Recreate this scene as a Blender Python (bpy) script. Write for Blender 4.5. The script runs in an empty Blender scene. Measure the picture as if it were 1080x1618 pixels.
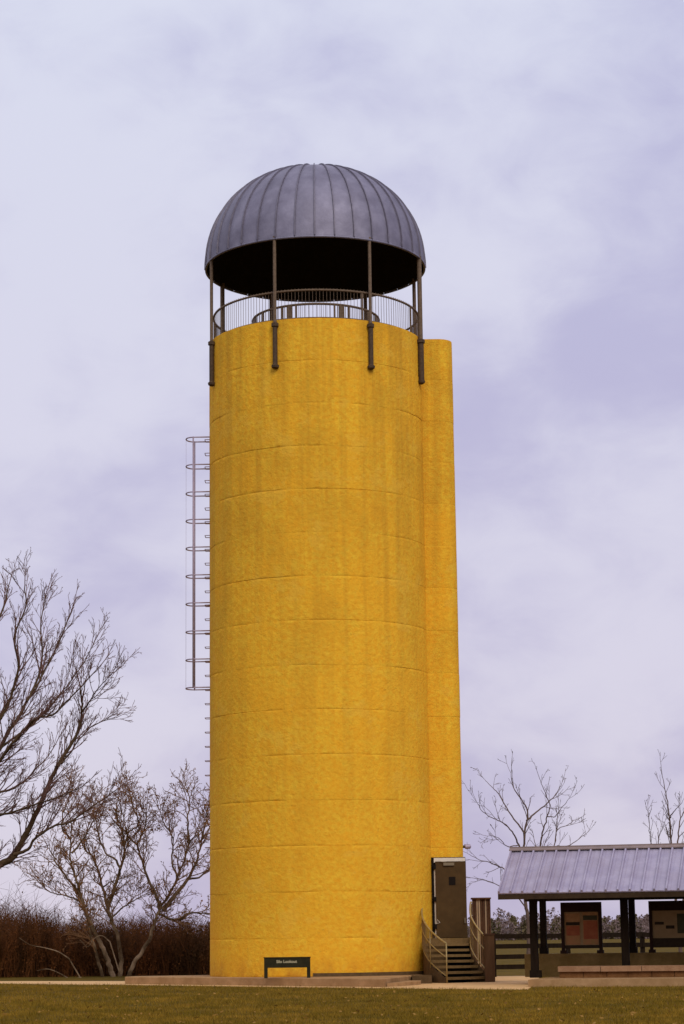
import bpy, math, random
import numpy as np
from mathutils import Vector, Matrix

SC = bpy.context.scene
COL = SC.collection
R = math.radians
rnd = random.Random(7)

# ------------------------------------------------------------------ camera
F_PX, IMW, IMH = 3500.0, 1080.0, 1618.0          # focal length in photo pixels
PITCH, ROLL, EYE = R(10.88), R(0.72), 1.35
cam_d = bpy.data.cameras.new('camera')
cam = bpy.data.objects.new('camera', cam_d)
COL.objects.link(cam)
cam_d.sensor_fit = 'VERTICAL'
cam_d.sensor_height = 36.0
cam_d.lens = F_PX / IMH * 36.0
cam_d.clip_start, cam_d.clip_end = 0.5, 20000
CAM_M = Matrix.Translation((0, 0, EYE)) @ Matrix.Rotation(R(90) + PITCH, 4, 'X') @ Matrix.Rotation(-ROLL, 4, 'Z')
cam.matrix_world = CAM_M
SC.camera = cam
CR = CAM_M.to_3x3()


def ray(px, py):
    return CR @ Vector(((px - IMW / 2) / F_PX, (IMH / 2 - py) / F_PX, -1.0))


def P(px, py, y):
    """world point seen at photo pixel (px, py), at distance y in front of the camera"""
    d = ray(px, py)
    return Vector((0, 0, EYE)) + d * (y / d.y)


def PZ(px, py, z):
    d = ray(px, py)
    return Vector((0, 0, EYE)) + d * ((z - EYE) / d.z)


def ZH(py, y, px=500):
    return P(px, py, y).z


# ------------------------------------------------------------------ world, sun, exposure
SKY_SEED = 0.0
SUN_EL, SUN_AZ = R(38), R(22)      # azimuth measured from behind the camera, + to the right
w = bpy.data.worlds.new('World')
SC.world = w
w.use_nodes = True
nt = w.node_tree
nt.nodes.clear()
N = nt.nodes.new
out = N('ShaderNodeOutputWorld')
bg = N('ShaderNodeBackground')
bg.inputs['Strength'].default_value = 0.1
sky = N('ShaderNodeTexSky')
sky.sky_type = 'NISHITA'
sky.sun_disc = False
sky.sun_elevation = SUN_EL
sky.sun_rotation = R(180) - SUN_AZ
tc = N('ShaderNodeTexCoord')
sep = N('ShaderNodeSeparateXYZ')
nt.links.new(tc.outputs['Generated'], sep.inputs[0])


def math_node(tree, op, a, b=None):
    m = tree.nodes.new('ShaderNodeMath')
    m.operation = op
    for i, v in enumerate((a, b)):
        if v is None:
            continue
        if isinstance(v, (int, float)):
            m.inputs[i].default_value = v
        else:
            tree.links.new(v, m.inputs[i])
    return m.outputs[0]


zc = math_node(nt, 'MAXIMUM', sep.outputs['Z'], 0.0)
comb = N('ShaderNodeCombineXYZ')
nt.links.new(math_node(nt, 'ADD', sep.outputs['X'], SKY_SEED), comb.inputs[0])
nt.links.new(sep.outputs['Y'], comb.inputs[1])
nt.links.new(math_node(nt, 'SUBTRACT', math_node(nt, 'MULTIPLY', sep.outputs['Z'], 1.6), 0.115), comb.inputs[2])


def wnoise(scale, detail, rough, dist=0.0):
    n = N('ShaderNodeTexNoise')
    n.inputs['Scale'].default_value = scale
    n.inputs['Detail'].default_value = detail
    n.inputs['Roughness'].default_value = rough
    n.inputs['Distortion'].default_value = dist
    nt.links.new(comb.outputs[0], n.inputs['Vector'])
    return n.outputs['Fac']


nz = math_node(nt, 'ADD', math_node(nt, 'MULTIPLY', wnoise(5.5, 4, 0.5, 0.3), 0.74),
               math_node(nt, 'MULTIPLY', wnoise(19.0, 8, 0.6, 0.4), 0.26))
# the cloud deck is thicker towards the right
bias = math_node(nt, 'MULTIPLY', math_node(nt, 'MINIMUM', math_node(nt, 'MAXIMUM', math_node(nt, 'ADD', sep.outputs['X'], 0.02), 0.0), 0.25), 0.55)
nz = math_node(nt, 'SUBTRACT', nz, bias)
ramp = N('ShaderNodeValToRGB')
ramp.color_ramp.interpolation = 'EASE'
ramp.color_ramp.elements[0].position = 0.29
ramp.color_ramp.elements[0].color = (0.46, 0.43, 0.605, 1)
ramp.color_ramp.elements[1].position = 0.55
ramp.color_ramp.elements[1].color = (0.63, 0.605, 0.72, 1)
nt.links.new(nz, ramp.inputs[0])
tint = N('ShaderNodeMix')
tint.data_type = 'RGBA'
tint.blend_type = 'MULTIPLY'
tint.inputs[0].default_value = 1.0
tr = N('ShaderNodeValToRGB')
tr.color_ramp.elements[0].position = 0.02
tr.color_ramp.elements[0].color = (1.045, 1.0, 1.01, 1)
tr.color_ramp.elements[1].position = 0.42
tr.color_ramp.elements[1].color = (0.96, 1.03, 1.03, 1)
nt.links.new(zc, tr.inputs[0])
nt.links.new(ramp.outputs[0], tint.inputs[6])
nt.links.new(tr.outputs[0], tint.inputs[7])
grad = math_node(nt, 'MULTIPLY', math_node(nt, 'ADD', math_node(nt, 'MULTIPLY', zc, 0.35), 0.95), 10.6)
vm = N('ShaderNodeVectorMath')
vm.operation = 'SCALE'
nt.links.new(tint.outputs[2], vm.inputs[0])
nt.links.new(grad, vm.inputs['Scale'])
mx = N('ShaderNodeMix')
mx.data_type = 'RGBA'
mx.inputs[0].default_value = 0.93
nt.links.new(sky.outputs[0], mx.inputs[6])
nt.links.new(vm.outputs[0], mx.inputs[7])
nt.links.new(mx.outputs[2], bg.inputs['Color'])
nt.links.new(bg.outputs[0], out.inputs[0])

sd = bpy.data.lights.new('sun', 'SUN')
sd.energy = 1.5
sd.angle = R(28)
sd.color = (1.0, 0.95, 0.86)
sun = bpy.data.objects.new('sun', sd)
COL.objects.link(sun)
sun_dir = Vector((math.sin(SUN_AZ) * math.cos(SUN_EL), -math.cos(SUN_AZ) * math.cos(SUN_EL), math.sin(SUN_EL)))
sun.rotation_euler = (-sun_dir).to_track_quat('-Z', 'Y').to_euler()
sun.location = sun_dir * 100
vs = SC.view_settings
vs.view_transform = 'Standard'
vs.look = 'None'
vs.gamma = 1.0
vs.exposure = 0.06
vs.use_curve_mapping = False
SC.render.engine = 'CYCLES'


# ------------------------------------------------------------------ materials
def mat(name, c1, c2=None, scale=3.0, detail=6, lo=0.35, hi=0.65, rough=0.75, metal=0.0, bump=0.0, bscale=30.0,
        c3=None, s3=0.6, stretch=None, per_obj=0.0, spec=None, f3=0.7):
    m = bpy.data.materials.new(name)
    m.use_nodes = True
    t = m.node_tree
    b = t.nodes['Principled BSDF']
    b.inputs['Roughness'].default_value = rough
    b.inputs['Metallic'].default_value = metal
    if spec is not None:
        b.inputs['Specular IOR Level'].default_value = spec
    geo = t.nodes.new('ShaderNodeNewGeometry')
    vec = geo.outputs['Position']
    if stretch:
        mp = t.nodes.new('ShaderNodeMapping')
        mp.inputs['Scale'].default_value = stretch
        t.links.new(vec, mp.inputs['Vector'])
        vec = mp.outputs[0]

    def noise(s, d, rg=0.6):
        n = t.nodes.new('ShaderNodeTexNoise')
        n.inputs['Scale'].default_value = s
        n.inputs['Detail'].default_value = d
        n.inputs['Roughness'].default_value = rg
        t.links.new(vec, n.inputs['Vector'])
        return n.outputs['Fac']

    def mapr(v, a, bb):
        r_ = t.nodes.new('ShaderNodeMapRange')
        r_.inputs['From Min'].default_value = a
        r_.inputs['From Max'].default_value = bb
        t.links.new(v, r_.inputs['Value'])
        return r_.outputs[0]

    def mix(f, a, bb):
        x = t.nodes.new('ShaderNodeMix')
        x.data_type = 'RGBA'
        t.links.new(f, x.inputs[0])
        for i, v in ((6, a), (7, bb)):
            if isinstance(v, tuple):
                x.inputs[i].default_value = (*v, 1)
            else:
                t.links.new(v, x.inputs[i])
        return x.outputs[2]

    col = None
    if c2:
        col = mix(mapr(noise(scale, detail), lo, hi), c1, c2)
    if c3:
        f = mapr(noise(s3, 3, 0.5), 0.42, 0.72)
        f = math_node(t, 'MULTIPLY', f, f3)
        col = mix(f, col if col is not None else c1, c3)
    if per_obj:
        oi = t.nodes.new('ShaderNodeObjectInfo')
        hs = t.nodes.new('ShaderNodeHueSaturation')
        v = math_node(t, 'ADD', math_node(t, 'MULTIPLY', oi.outputs['Random'], per_obj), 1 - per_obj / 2)
        t.links.new(v, hs.inputs['Value'])
        if col is not None:
            t.links.new(col, hs.inputs['Color'])
        else:
            hs.inputs['Color'].default_value = (*c1, 1)
        col = hs.outputs[0]
    if col is not None:
        t.links.new(col, b.inputs['Base Color'])
    else:
        b.inputs['Base Color'].default_value = (*c1, 1)
    if bump:
        bn = t.nodes.new('ShaderNodeBump')
        bn.inputs['Strength'].default_value = 1.0
        bn.inputs['Distance'].default_value = bump
        t.links.new(noise(bscale, 6, 0.65), bn.inputs['Height'])
        t.links.new(bn.outputs[0], b.inputs['Normal'])
    return m


M = {}
M['yellow'] = mat('yellow_paint', (0.80, 0.37, 0.019), (0.85, 0.50, 0.034), 7.5, 10, 0.36, 0.64, 0.88, bump=0.035, bscale=8,
                  c3=(0.83, 0.39, 0.02), s3=0.9, per_obj=0.06, spec=0.12)


def weather_and_grade(m, zt):
    """rain streaks and blotches, graded darker towards the top, pale patch repairs"""
    t = m.node_tree
    b = t.nodes['Principled BSDF']
    src = b.inputs['Base Color'].links[0].from_socket
    geo = t.nodes.new('ShaderNodeNewGeometry')

    def nz_(scale, st, det, lo, hi):
        mp = t.nodes.new('ShaderNodeMapping')
        mp.inputs['Scale'].default_value = st
        t.links.new(geo.outputs['Position'], mp.inputs['Vector'])
        n = t.nodes.new('ShaderNodeTexNoise')
        n.inputs['Scale'].default_value = scale
        n.inputs['Detail'].default_value = det
        n.inputs['Roughness'].default_value = 0.62
        t.links.new(mp.outputs[0], n.inputs['Vector'])
        r_ = t.nodes.new('ShaderNodeMapRange')
        r_.inputs['From Min'].default_value = lo
        r_.inputs['From Max'].default_value = hi
        t.links.new(n.outputs['Fac'], r_.inputs['Value'])
        return r_.outputs[0]

    def over(f, a, c):
        x = t.nodes.new('ShaderNodeMix')
        x.data_type = 'RGBA'
        t.links.new(f, x.inputs[0])
        t.links.new(a, x.inputs[6])
        x.inputs[7].default_value = (*c, 1)
        return x.outputs[2]

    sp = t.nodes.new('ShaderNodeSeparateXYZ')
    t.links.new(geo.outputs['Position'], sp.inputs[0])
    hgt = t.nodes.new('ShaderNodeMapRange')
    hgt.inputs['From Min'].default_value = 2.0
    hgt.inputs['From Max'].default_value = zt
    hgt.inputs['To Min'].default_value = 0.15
    hgt.inputs['To Max'].default_value = 1.0  # grade: the darker wall tone strengthens with height
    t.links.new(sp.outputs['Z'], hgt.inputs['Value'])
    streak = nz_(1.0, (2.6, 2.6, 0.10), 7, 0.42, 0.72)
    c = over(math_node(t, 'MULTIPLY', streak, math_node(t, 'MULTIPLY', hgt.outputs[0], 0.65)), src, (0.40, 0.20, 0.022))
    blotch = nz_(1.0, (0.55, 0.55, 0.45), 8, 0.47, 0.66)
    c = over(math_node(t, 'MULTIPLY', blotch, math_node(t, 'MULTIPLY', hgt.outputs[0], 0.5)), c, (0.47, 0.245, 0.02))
    patch = nz_(1.0, (0.8, 0.8, 1.1), 9, 0.58, 0.62)
    c = over(math_node(t, 'MULTIPLY', patch, 0.35), c, (0.78, 0.46, 0.05))
    speck = nz_(11.0, (1, 1, 1), 4, 0.62, 0.70)
    c = over(math_node(t, 'MULTIPLY', speck, 0.45), c, (0.50, 0.29, 0.03))
    low = t.nodes.new('ShaderNodeMapRange')
    low.inputs['From Min'].default_value = 0.9
    low.inputs['From Max'].default_value = 0.22
    t.links.new(sp.outputs['Z'], low.inputs['Value'])
    splash = nz_(3.0, (1, 1, 0.5), 7, 0.36, 0.66)
    c = over(math_node(t, 'MULTIPLY', math_node(t, 'MULTIPLY', low.outputs[0], splash), 0.75), c, (0.50, 0.19, 0.022))
    t.links.new(c, b.inputs['Base Color'])


weather_and_grade(M['yellow'], 20.0)
M['dome'] = mat('dome_metal', (0.18, 0.165, 0.22), (0.27, 0.25, 0.315), 2.2, 8, 0.3, 0.7, 0.6, 0.45, bump=0.012, bscale=6,
                c3=(0.15, 0.135, 0.18), s3=1.5, per_obj=0.14)
M['dome_seam'] = mat('dome_seam_metal', (0.13, 0.115, 0.15), (0.18, 0.16, 0.20), 6, 4, rough=0.6, metal=0.3)
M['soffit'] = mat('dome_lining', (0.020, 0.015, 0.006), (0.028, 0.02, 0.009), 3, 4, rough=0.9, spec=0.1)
M['rail'] = mat('brown_painted_steel', (0.125, 0.085, 0.053), (0.185, 0.125, 0.08), 12, 4, rough=0.55, spec=0.08)
M['rail_dark'] = mat('dark_bracket_steel', (0.062, 0.04, 0.024), (0.10, 0.064, 0.036), 12, 4, rough=0.6, spec=0.08)
M['ladder'] = mat('galvanised_ladder', (0.34, 0.27, 0.33), (0.42, 0.34, 0.41), 10, 4, rough=0.5, metal=0.3)
M['concrete'] = mat('tan_concrete', (0.33, 0.19, 0.08), (0.44, 0.26, 0.12), 4, 8, rough=0.9, bump=0.01, bscale=25,
                    c3=(0.27, 0.15, 0.06), s3=1.2, spec=0.08)
M['path'] = mat('pale_path_concrete', (0.58, 0.34, 0.12), (0.72, 0.43, 0.17), 3, 8, rough=0.9, bump=0.008, bscale=40,
                c3=(0.50, 0.28, 0.10), s3=0.5)
M['stair'] = mat('olive_stair_steel', (0.17, 0.105, 0.035), (0.23, 0.14, 0.055), 8, 5, rough=0.6, metal=0.1, spec=0.08)
M['stair_dark'] = mat('brown_stair_steel', (0.085, 0.05, 0.02), (0.12, 0.07, 0.03), 8, 5, rough=0.7, spec=0.08)
M['stair_rail'] = mat('brushed_handrail', (0.30, 0.20, 0.055), (0.40, 0.28, 0.10), 14, 4, rough=0.42, metal=0.25)
M['door'] = mat('brown_door_paint', (0.066, 0.036, 0.012), (0.085, 0.047, 0.016), 5, 5, rough=0.6, c3=(0.055, 0.03, 0.012), spec=0.08)
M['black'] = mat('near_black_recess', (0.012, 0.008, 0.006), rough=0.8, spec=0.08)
M['white'] = mat('cream_frame_paint', (0.66, 0.57, 0.44), (0.72, 0.64, 0.52), 6, 4, rough=0.5)
M['closer'] = mat('dull_closer_metal', (0.20, 0.15, 0.085), rough=0.5, metal=0.3)
M['roof'] = mat('pavilion_roof_metal', (0.34, 0.295, 0.385), (0.42, 0.37, 0.45), 2.5, 6, rough=0.55, metal=0.25,
                c3=(0.31, 0.255, 0.315), s3=1.3, per_obj=0.08)
M['fascia'] = mat('dark_fascia_wood', (0.035, 0.020, 0.010), (0.05, 0.03, 0.014), 6, 5, rough=0.8, spec=0.08)
M['timber'] = mat('black_brown_timber', (0.011, 0.006, 0.003), (0.020, 0.012, 0.006), 9, 5, rough=0.8, stretch=(1, 1, 0.25), spec=0.08)
M['ridge'] = mat('ridge_cap_metal', (0.22, 0.16, 0.14), (0.28, 0.2, 0.17), 4, 4, rough=0.5, metal=0.2)
M['wall'] = mat('olive_tan_wall', (0.15, 0.09, 0.026), (0.21, 0.13, 0.045), 3, 7, rough=0.95, bump=0.02, bscale=15,
                c3=(0.12, 0.075, 0.02), s3=1.6, spec=0.08)
M['stone'] = mat('pinkish_cap_stone', (0.25, 0.125, 0.055), (0.34, 0.185, 0.09), 5, 7, rough=0.9, bump=0.012, bscale=25, per_obj=0.18)
M['stone_dark'] = mat('red_brown_base_stone', (0.13, 0.055, 0.018), (0.19, 0.085, 0.03), 5, 7, rough=0.9, bump=0.012, bscale=25, per_obj=0.18, spec=0.08)
M['sign'] = mat('dark_green_sign', (0.018, 0.016, 0.007), (0.028, 0.024, 0.010), 7, 4, rough=0.6, spec=0.08)
M['cream'] = mat('cream_lettering', (0.42, 0.37, 0.22), rough=0.7)
M['pedestal'] = mat('brown_pier_boards', (0.085, 0.042, 0.018), (0.12, 0.062, 0.028), 8, 5, rough=0.85, stretch=(1, 1, 0.15), spec=0.08)
M['cab_light'] = mat('weathered_cabinet_board', (0.25, 0.16, 0.085), (0.36, 0.25, 0.15), 7, 6, rough=0.85, stretch=(1, 1, 0.15), per_obj=0.5)
M['cab_dark'] = mat('brown_cabinet_frame', (0.07, 0.032, 0.018), (0.10, 0.05, 0.025), 7, 5, rough=0.8, spec=0.08)
M['bark'] = mat('dark_bark', (0.060, 0.036, 0.018), (0.11, 0.068, 0.034), 9, 6, rough=0.95, spec=0.08)
M['twig'] = mat('purplish_twigs', (0.12, 0.06, 0.045), (0.18, 0.095, 0.075), 2, 4, rough=0.95, spec=0.08)
M['bark_pale'] = mat('pale_mottled_bark', (0.10, 0.062, 0.03), (0.34, 0.23, 0.13), 2.2, 6, 0.42, 0.66, rough=0.95, spec=0.08)
M['twig_brown'] = mat('brown_twigs', (0.20, 0.10, 0.042), (0.32, 0.17, 0.075), 1.5, 4, rough=0.95, spec=0.08)
M['bark_right'] = mat('grey_brown_bark', (0.10, 0.065, 0.05), (0.15, 0.10, 0.075), 5, 6, rough=0.95, spec=0.08)
M['thicket'] = mat('russet_brush', (0.055, 0.020, 0.006), (0.24, 0.085, 0.024), 1.1, 5, 0.38, 0.66, rough=1.0, spec=0.1, stretch=(2.6, 1.5, 0.65),
                   c3=(0.062, 0.032, 0.011), s3=0.3, f3=0.9)
M['far_green'] = mat('far_evergreens', (0.10, 0.078, 0.035), (0.16, 0.12, 0.06), 0.15, 4, rough=1.0, spec=0.1)  # lightened: distance haze is put into this colour
M['far_bare'] = mat('far_bare_trees', (0.16, 0.11, 0.095), (0.22, 0.155, 0.14), 0.12, 4, rough=1.0, spec=0.1)  # paler and greyer, with the haze painted into the colour
M['ground'] = mat('dormant_ground', (0.09, 0.056, 0.006), (0.15, 0.09, 0.012), 0.9, 8, rough=1.0, spec=0.05, bump=0.03, bscale=6,
                  c3=(0.062, 0.045, 0.006), s3=0.25)
M['grass'] = mat('olive_grass', (0.135, 0.085, 0.008), (0.34, 0.19, 0.024), 1.3, 8, 0.38, 0.64, rough=0.9, spec=0.05,
                 c3=(0.10, 0.072, 0.007), s3=0.45, f3=0.8)
M['clump'] = mat('withered_leaf', (0.26, 0.11, 0.035), (0.40, 0.18, 0.06), 2, 3, rough=0.9, spec=0.05)
M['dead_leaf'] = mat('dead_leaf', (0.22, 0.11, 0.025), (0.34, 0.19, 0.05), 3, 3, rough=0.9, spec=0.05)
M['tan_board'] = mat('tan_board', (0.24, 0.15, 0.06), (0.28, 0.18, 0.075), 5, 4, rough=0.8)
M['print_brown'] = mat('brown_print', (0.30, 0.15, 0.06), (0.36, 0.19, 0.08), 9, 5, rough=0.7, spec=0.08)
M['print_red'] = mat('red_brown_print', (0.27, 0.07, 0.03), (0.34, 0.11, 0.045), 6, 5, rough=0.7, spec=0.08)
M['print_gold'] = mat('gold_print', (0.30, 0.16, 0.04), (0.36, 0.14, 0.045), 6, 5, rough=0.7)
M['print_dark'] = mat('dark_print', (0.03, 0.018, 0.010), (0.04, 0.026, 0.012), 9, 4, rough=0.7, spec=0.08)
M['print_green'] = mat('dark_green_print', (0.05, 0.045, 0.022), (0.07, 0.06, 0.03), 9, 4, rough=0.7, spec=0.08)
M['kiosk_wood'] = mat('kiosk_dark_frame', (0.024, 0.011, 0.007), (0.035, 0.017, 0.01), 9, 4, rough=0.8, spec=0.08)

# ------------------------------------------------------------------ object helpers
ORG = {}


class MB:
    def __init__(s):
        s.v, s.f = [], []

    def quad(s, a, b, c, d):
        n = len(s.v)
        s.v += [tuple(a), tuple(b), tuple(c), tuple(d)]
        s.f.append((n, n + 1, n + 2, n + 3))

    def box(s, c, size, u=None, bevel=0.0):
        """box centred at c; size along u (horizontal unit vector), its left normal, and z"""
        c = Vector(c)
        u = Vector(u).normalized() if u is not None else Vector((1, 0, 0))
        v = Vector((-u.y, u.x, 0))
        z = Vector((0, 0, 1))
        s.obox(c, u * size[0] / 2, v * size[1] / 2, z * size[2] / 2)
        return s

    def obox(s, c, a, b, z):
        c = Vector(c)
        n = len(s.v)
        for k in (-1, 1):
            for j in (-1, 1):
                for i in (-1, 1):
                    s.v.append(tuple(c + a * i + b * j + z * k))
        for f in ((0, 2, 3, 1), (4, 5, 7, 6), (0, 1, 5, 4), (2, 6, 7, 3), (0, 4, 6, 2), (1, 3, 7, 5)):
            s.f.append(tuple(n + i for i in f))
        return s

    def prism(s, poly, z0, z1):
        n, k = len(s.v), len(poly)
        for z in (z0, z1):
            s.v += [(p[0], p[1], z) for p in poly]
        s.f.append(tuple(n + i for i in reversed(range(k))))
        s.f.append(tuple(n + k + i for i in range(k)))
        for i in range(k):
            j = (i + 1) % k
            s.f.append((n + i, n + j, n + k + j, n + k + i))
        return s

    def tube(s, pts, rad, n=8, closed=False, cap=True):
        pts = [Vector(p) for p in pts]
        k = len(pts)
        rad = [rad] * k if isinstance(rad, (int, float)) else rad
        base = len(s.v)
        prev = None
        for i, p in enumerate(pts):
            if closed:
                t = pts[(i + 1) % k] - pts[i - 1]
            else:
                t = pts[min(i + 1, k - 1)] - pts[max(i - 1, 0)]
            t = t.normalized() if t.length > 1e-9 else Vector((0, 0, 1))
            if prev is None:
                a = t.cross(Vector((0, 0, 1)))
                if a.length < 0.2:
                    a = t.cross(Vector((1, 0, 0)))
            else:
                a = prev - t * prev.dot(t)
                if a.length < 1e-6:
                    a = t.orthogonal()
            a.normalize()
            prev = a
            b = t.cross(a)
            for j in range(n):
                an = 2 * math.pi * j / n
                s.v.append(tuple(p + (a * math.cos(an) + b * math.sin(an)) * rad[i]))
        for i in range(k if closed else k - 1):
            i2 = (i + 1) % k
            for j in range(n):
                j2 = (j + 1) % n
                s.f.append((base + i * n + j, base + i * n + j2, base + i2 * n + j2, base + i2 * n + j))
        if cap and not closed:
            s.f.append(tuple(base + j for j in reversed(range(n))))
            s.f.append(tuple(base + (k - 1) * n + j for j in range(n)))
        return s

    def lathe(s, prof, c, n=64, a0=0.0, a1=2 * math.pi):
        """prof: (r, z) list, revolved about the vertical through c; a measured from -Y towards +X"""
        full = abs(a1 - a0) > 2 * math.pi - 1e-6
        m = n if full else n + 1
        base = len(s.v)
        for i in range(m):
            a = a0 + (a1 - a0) * i / n
            for r_, z in prof:
                s.v.append((c[0] + r_ * math.sin(a), c[1] - r_ * math.cos(a), z))
        k = len(prof)
        for i in range(n):
            i2 = (i + 1) % m
            for j in range(k - 1):
                s.f.append((base + i * k + j, base + i2 * k + j, base + i2 * k + j + 1, base + i * k + j + 1))
        return s

    def mesh(s, name, o=(0, 0, 0), smooth=False):
        me = bpy.data.meshes.new(name)
        o = Vector(o)
        me.from_pydata([(x - o.x, y - o.y, z - o.z) for x, y, z in s.v], [], s.f)
        if smooth:
            me.shade_smooth()
            if smooth != 'all':
                me.set_sharp_from_angle(angle=R(38))
        me.update()
        return me

    def build(s, name, m, parent=None, smooth=False, origin=None):
        """links the collected faces as ONE mesh object; origin = world position of its own origin"""
        po = ORG[parent.name] if parent else Vector((0, 0, 0))
        o_ = Vector(origin) if origin is not None else po
        me = s.mesh(name, o_, smooth)
        me.materials.append(m)
        return link(name, me, parent, o_)


def link(name, data, parent=None, world=(0, 0, 0), rz=0.0):
    o = bpy.data.objects.new(name, data)
    COL.objects.link(o)
    po = ORG[parent.name] if parent else Vector((0, 0, 0))
    o.location = Vector(world) - po
    o.rotation_euler.z = rz
    if parent:
        o.parent = parent
    ORG[o.name] = Vector(world)
    return o


def empty(name, loc, parent=None):
    o = link(name, None, parent, loc)
    o.empty_display_size = 0.3
    return o


def tag(o, label, cat, group=None):
    o['label'] = label
    o['category'] = cat
    if group:
        o['group'] = group
    return o


def kind(o, k):
    o['kind'] = k
    return o


# ------------------------------------------------------------------ setting: ground, path
g = MB()
# one large sheet: fine near the camera, coarse to the horizon
g.quad((-9000, -300, 0), (9000, -300, 0), (9000, 15000, 0), (-9000, 15000, 0))
kind(g.build('ground', M['ground']), 'structure')


def xy(px, y):
    return (P(px, 1500, y).x, y)


near = [PZ(-90, 1553.8, 0), PZ(197, 1556.8, 0), PZ(420, 1559.8, 0), PZ(606, 1562, 0), PZ(740, 1563.5, 0), PZ(834, 1564, 0)]
poly = [(p.x, p.y) for p in near] + [xy(850, 66), xy(850, 76.5), xy(640, 76.5), xy(600, 70)] + \
       [(PZ(197, 1550.6, 0).x, PZ(197, 1550.6, 0).y), (PZ(-90, 1551, 0).x, PZ(-90, 1551, 0).y)]
PATH_POLY = poly
kind(MB().prism(poly, -0.1, 0.012).build('path', M['path']), 'structure')

# ------------------------------------------------------------------ the tower
AX, AY = P(509.5, 1540, 70).x, 70.0
RW = 3.48
C = (AX, AY)
Z_PL = 0.235
Z_TOP = ZH(502, AY - RW)
JOINT = 1.354


def pol(r_, deg, z=0.0, cx_=AX, cy_=AY):
    """point on a circle round the tower: deg 0 faces the camera, + to the right"""
    a = R(deg)
    return Vector((cx_ + r_ * math.sin(a), cy_ - r_ * math.cos(a), z))


# plinth
A, B = PZ(197, 1555.4, 0), PZ(606, 1560.4, 0)
pl = [(A.x, A.y), (B.x, B.y), (xy(650, 66.4)), (xy(672, 68.2)), (xy(690, 75.5)), (xy(420, 75.5)), (xy(345, 72.3)), (A.x + 0.25, A.y + 1.0)]
m_ = MB()
ins = 0.012
m_.prism(pl, -0.1, Z_PL - 0.018)
cxm = sum(p[0] for p in pl) / len(pl)
cym = sum(p[1] for p in pl) / len(pl)
n0 = len(m_.v)
m_2 = [(p[0] + (cxm - p[0]) * 0.004, p[1] + (cym - p[1]) * 0.004) for p in pl]
k = len(pl)
m_.v += [(p[0], p[1], Z_PL) for p in m_2]
for i in range(k):
    j = (i + 1) % k
    m_.f.append((n0 - k + i, n0 - k + j, n0 + j, n0 + i))
m_.f.append(tuple(n0 + i for i in range(k)))
kind(m_.build('concrete_plinth', M['concrete']), 'structure')
# low side step right of the plinth
q = [PZ(611, 1560, 0), PZ(640, 1558.5, 0), PZ(664, 1556.5, 0)]
st = [(q[0].x, q[0].y + 0.05), (q[1].x, q[1].y), (q[2].x, q[2].y), xy(664, 65.6), xy(645, 66.0), xy(613, 62.4)]
kind(MB().prism(st, -0.05, 0.11).build('concrete_side_step', M['concrete']), 'structure')

tower = tag(empty('silo_tower', (AX, AY, Z_PL)),
            'tall yellow concrete silo lookout tower with a grey ribbed metal dome', 'silo tower')

tops = [Z_TOP - JOINT * i for i in range(15)][::-1]
bots = [Z_PL] + tops[:-1]


def n3(a, z, sd_):
    return (math.sin(3.1 * a + sd_ * 1.7) * 0.35 + math.sin(7 * a + sd_ * 2.9 + z * 1.3) * 0.3 + math.sin(17 * a - sd_ * 4.1 + z * 3.1) * 0.2
            + math.sin(41 * a + sd_ * 9.7 + z * 5.0) * 0.15)


wallp = empty('silo_wall', (AX, AY, Z_PL), tower)
for ci, (z0, z1) in enumerate(zip(bots, tops)):
    mb = MB()
    nseg = 144
    off = rnd.uniform(-0.004, 0.005)
    hh = z1 - z0
    prof = [(0.0, -0.014), (0.006, -0.009), (0.014, -0.001), (0.08, 0.0), (0.3, 0.0), (0.55, 0.0), (0.8, 0.0), (hh - 0.09, 0.0),
            (hh - 0.014, -0.001), (hh - 0.006, -0.009), (hh, -0.014)]
    if ci == len(tops) - 1:
        prof = prof[:-3] + [(hh - 0.03, 0.004), (hh, -0.002), (hh, -0.22), (hh - 0.4, -0.22)]
    kk = len(prof)
    for i in range(nseg):
        a = 2 * math.pi * i / nseg
        for zz, dr in prof:
            mid = min(1.0, max(0.0, min(zz, hh - zz) / 0.03))
            zj = 0.0 if ci == len(tops) - 1 and zz > hh - 0.5 else (1 - mid) * 0.004 * n3(a, 0, ci + (1 if zz > hh / 2 else 0))
            # the joint is open in places and smeared over with render in others
            op = min(1.0, max(0.03, 0.40 + 1.5 * n3(a * 0.7, 0, ci * 1.3 + (2.1 if zz > hh / 2 else 0.8))))
            r_ = RW + off * (0.5 + 0.5 * op) + dr * op + 0.006 * n3(a, z0 + zz, ci)
            mb.v.append((AX + r_ * math.sin(a), AY - r_ * math.cos(a), z0 + zz + zj))
    for i in range(nseg):
        i2 = (i + 1) % nseg
        for j in range(kk - 1):
            mb.f.append((i * kk + j, i2 * kk + j, i2 * kk + j + 1, i * kk + j + 1))
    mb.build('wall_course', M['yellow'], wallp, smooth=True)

fb_ = MB()
fb_.lathe([(RW - 0.1, Z_PL), (RW + 0.035, Z_PL), (RW + 0.03, Z_PL + 0.10), (RW - 0.1, Z_PL + 0.11)], C, 60, R(-4), R(100))
fb_.build('foundation_ring', M['stair_dark'], tower)

# stair shaft: rounded rectangle in plan, standing against the right of the silo
SX1 = P(731, 1345, 69.9).x
SY0, SY1, SR = AY - 0.76, AY + 1.25, 0.5


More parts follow.
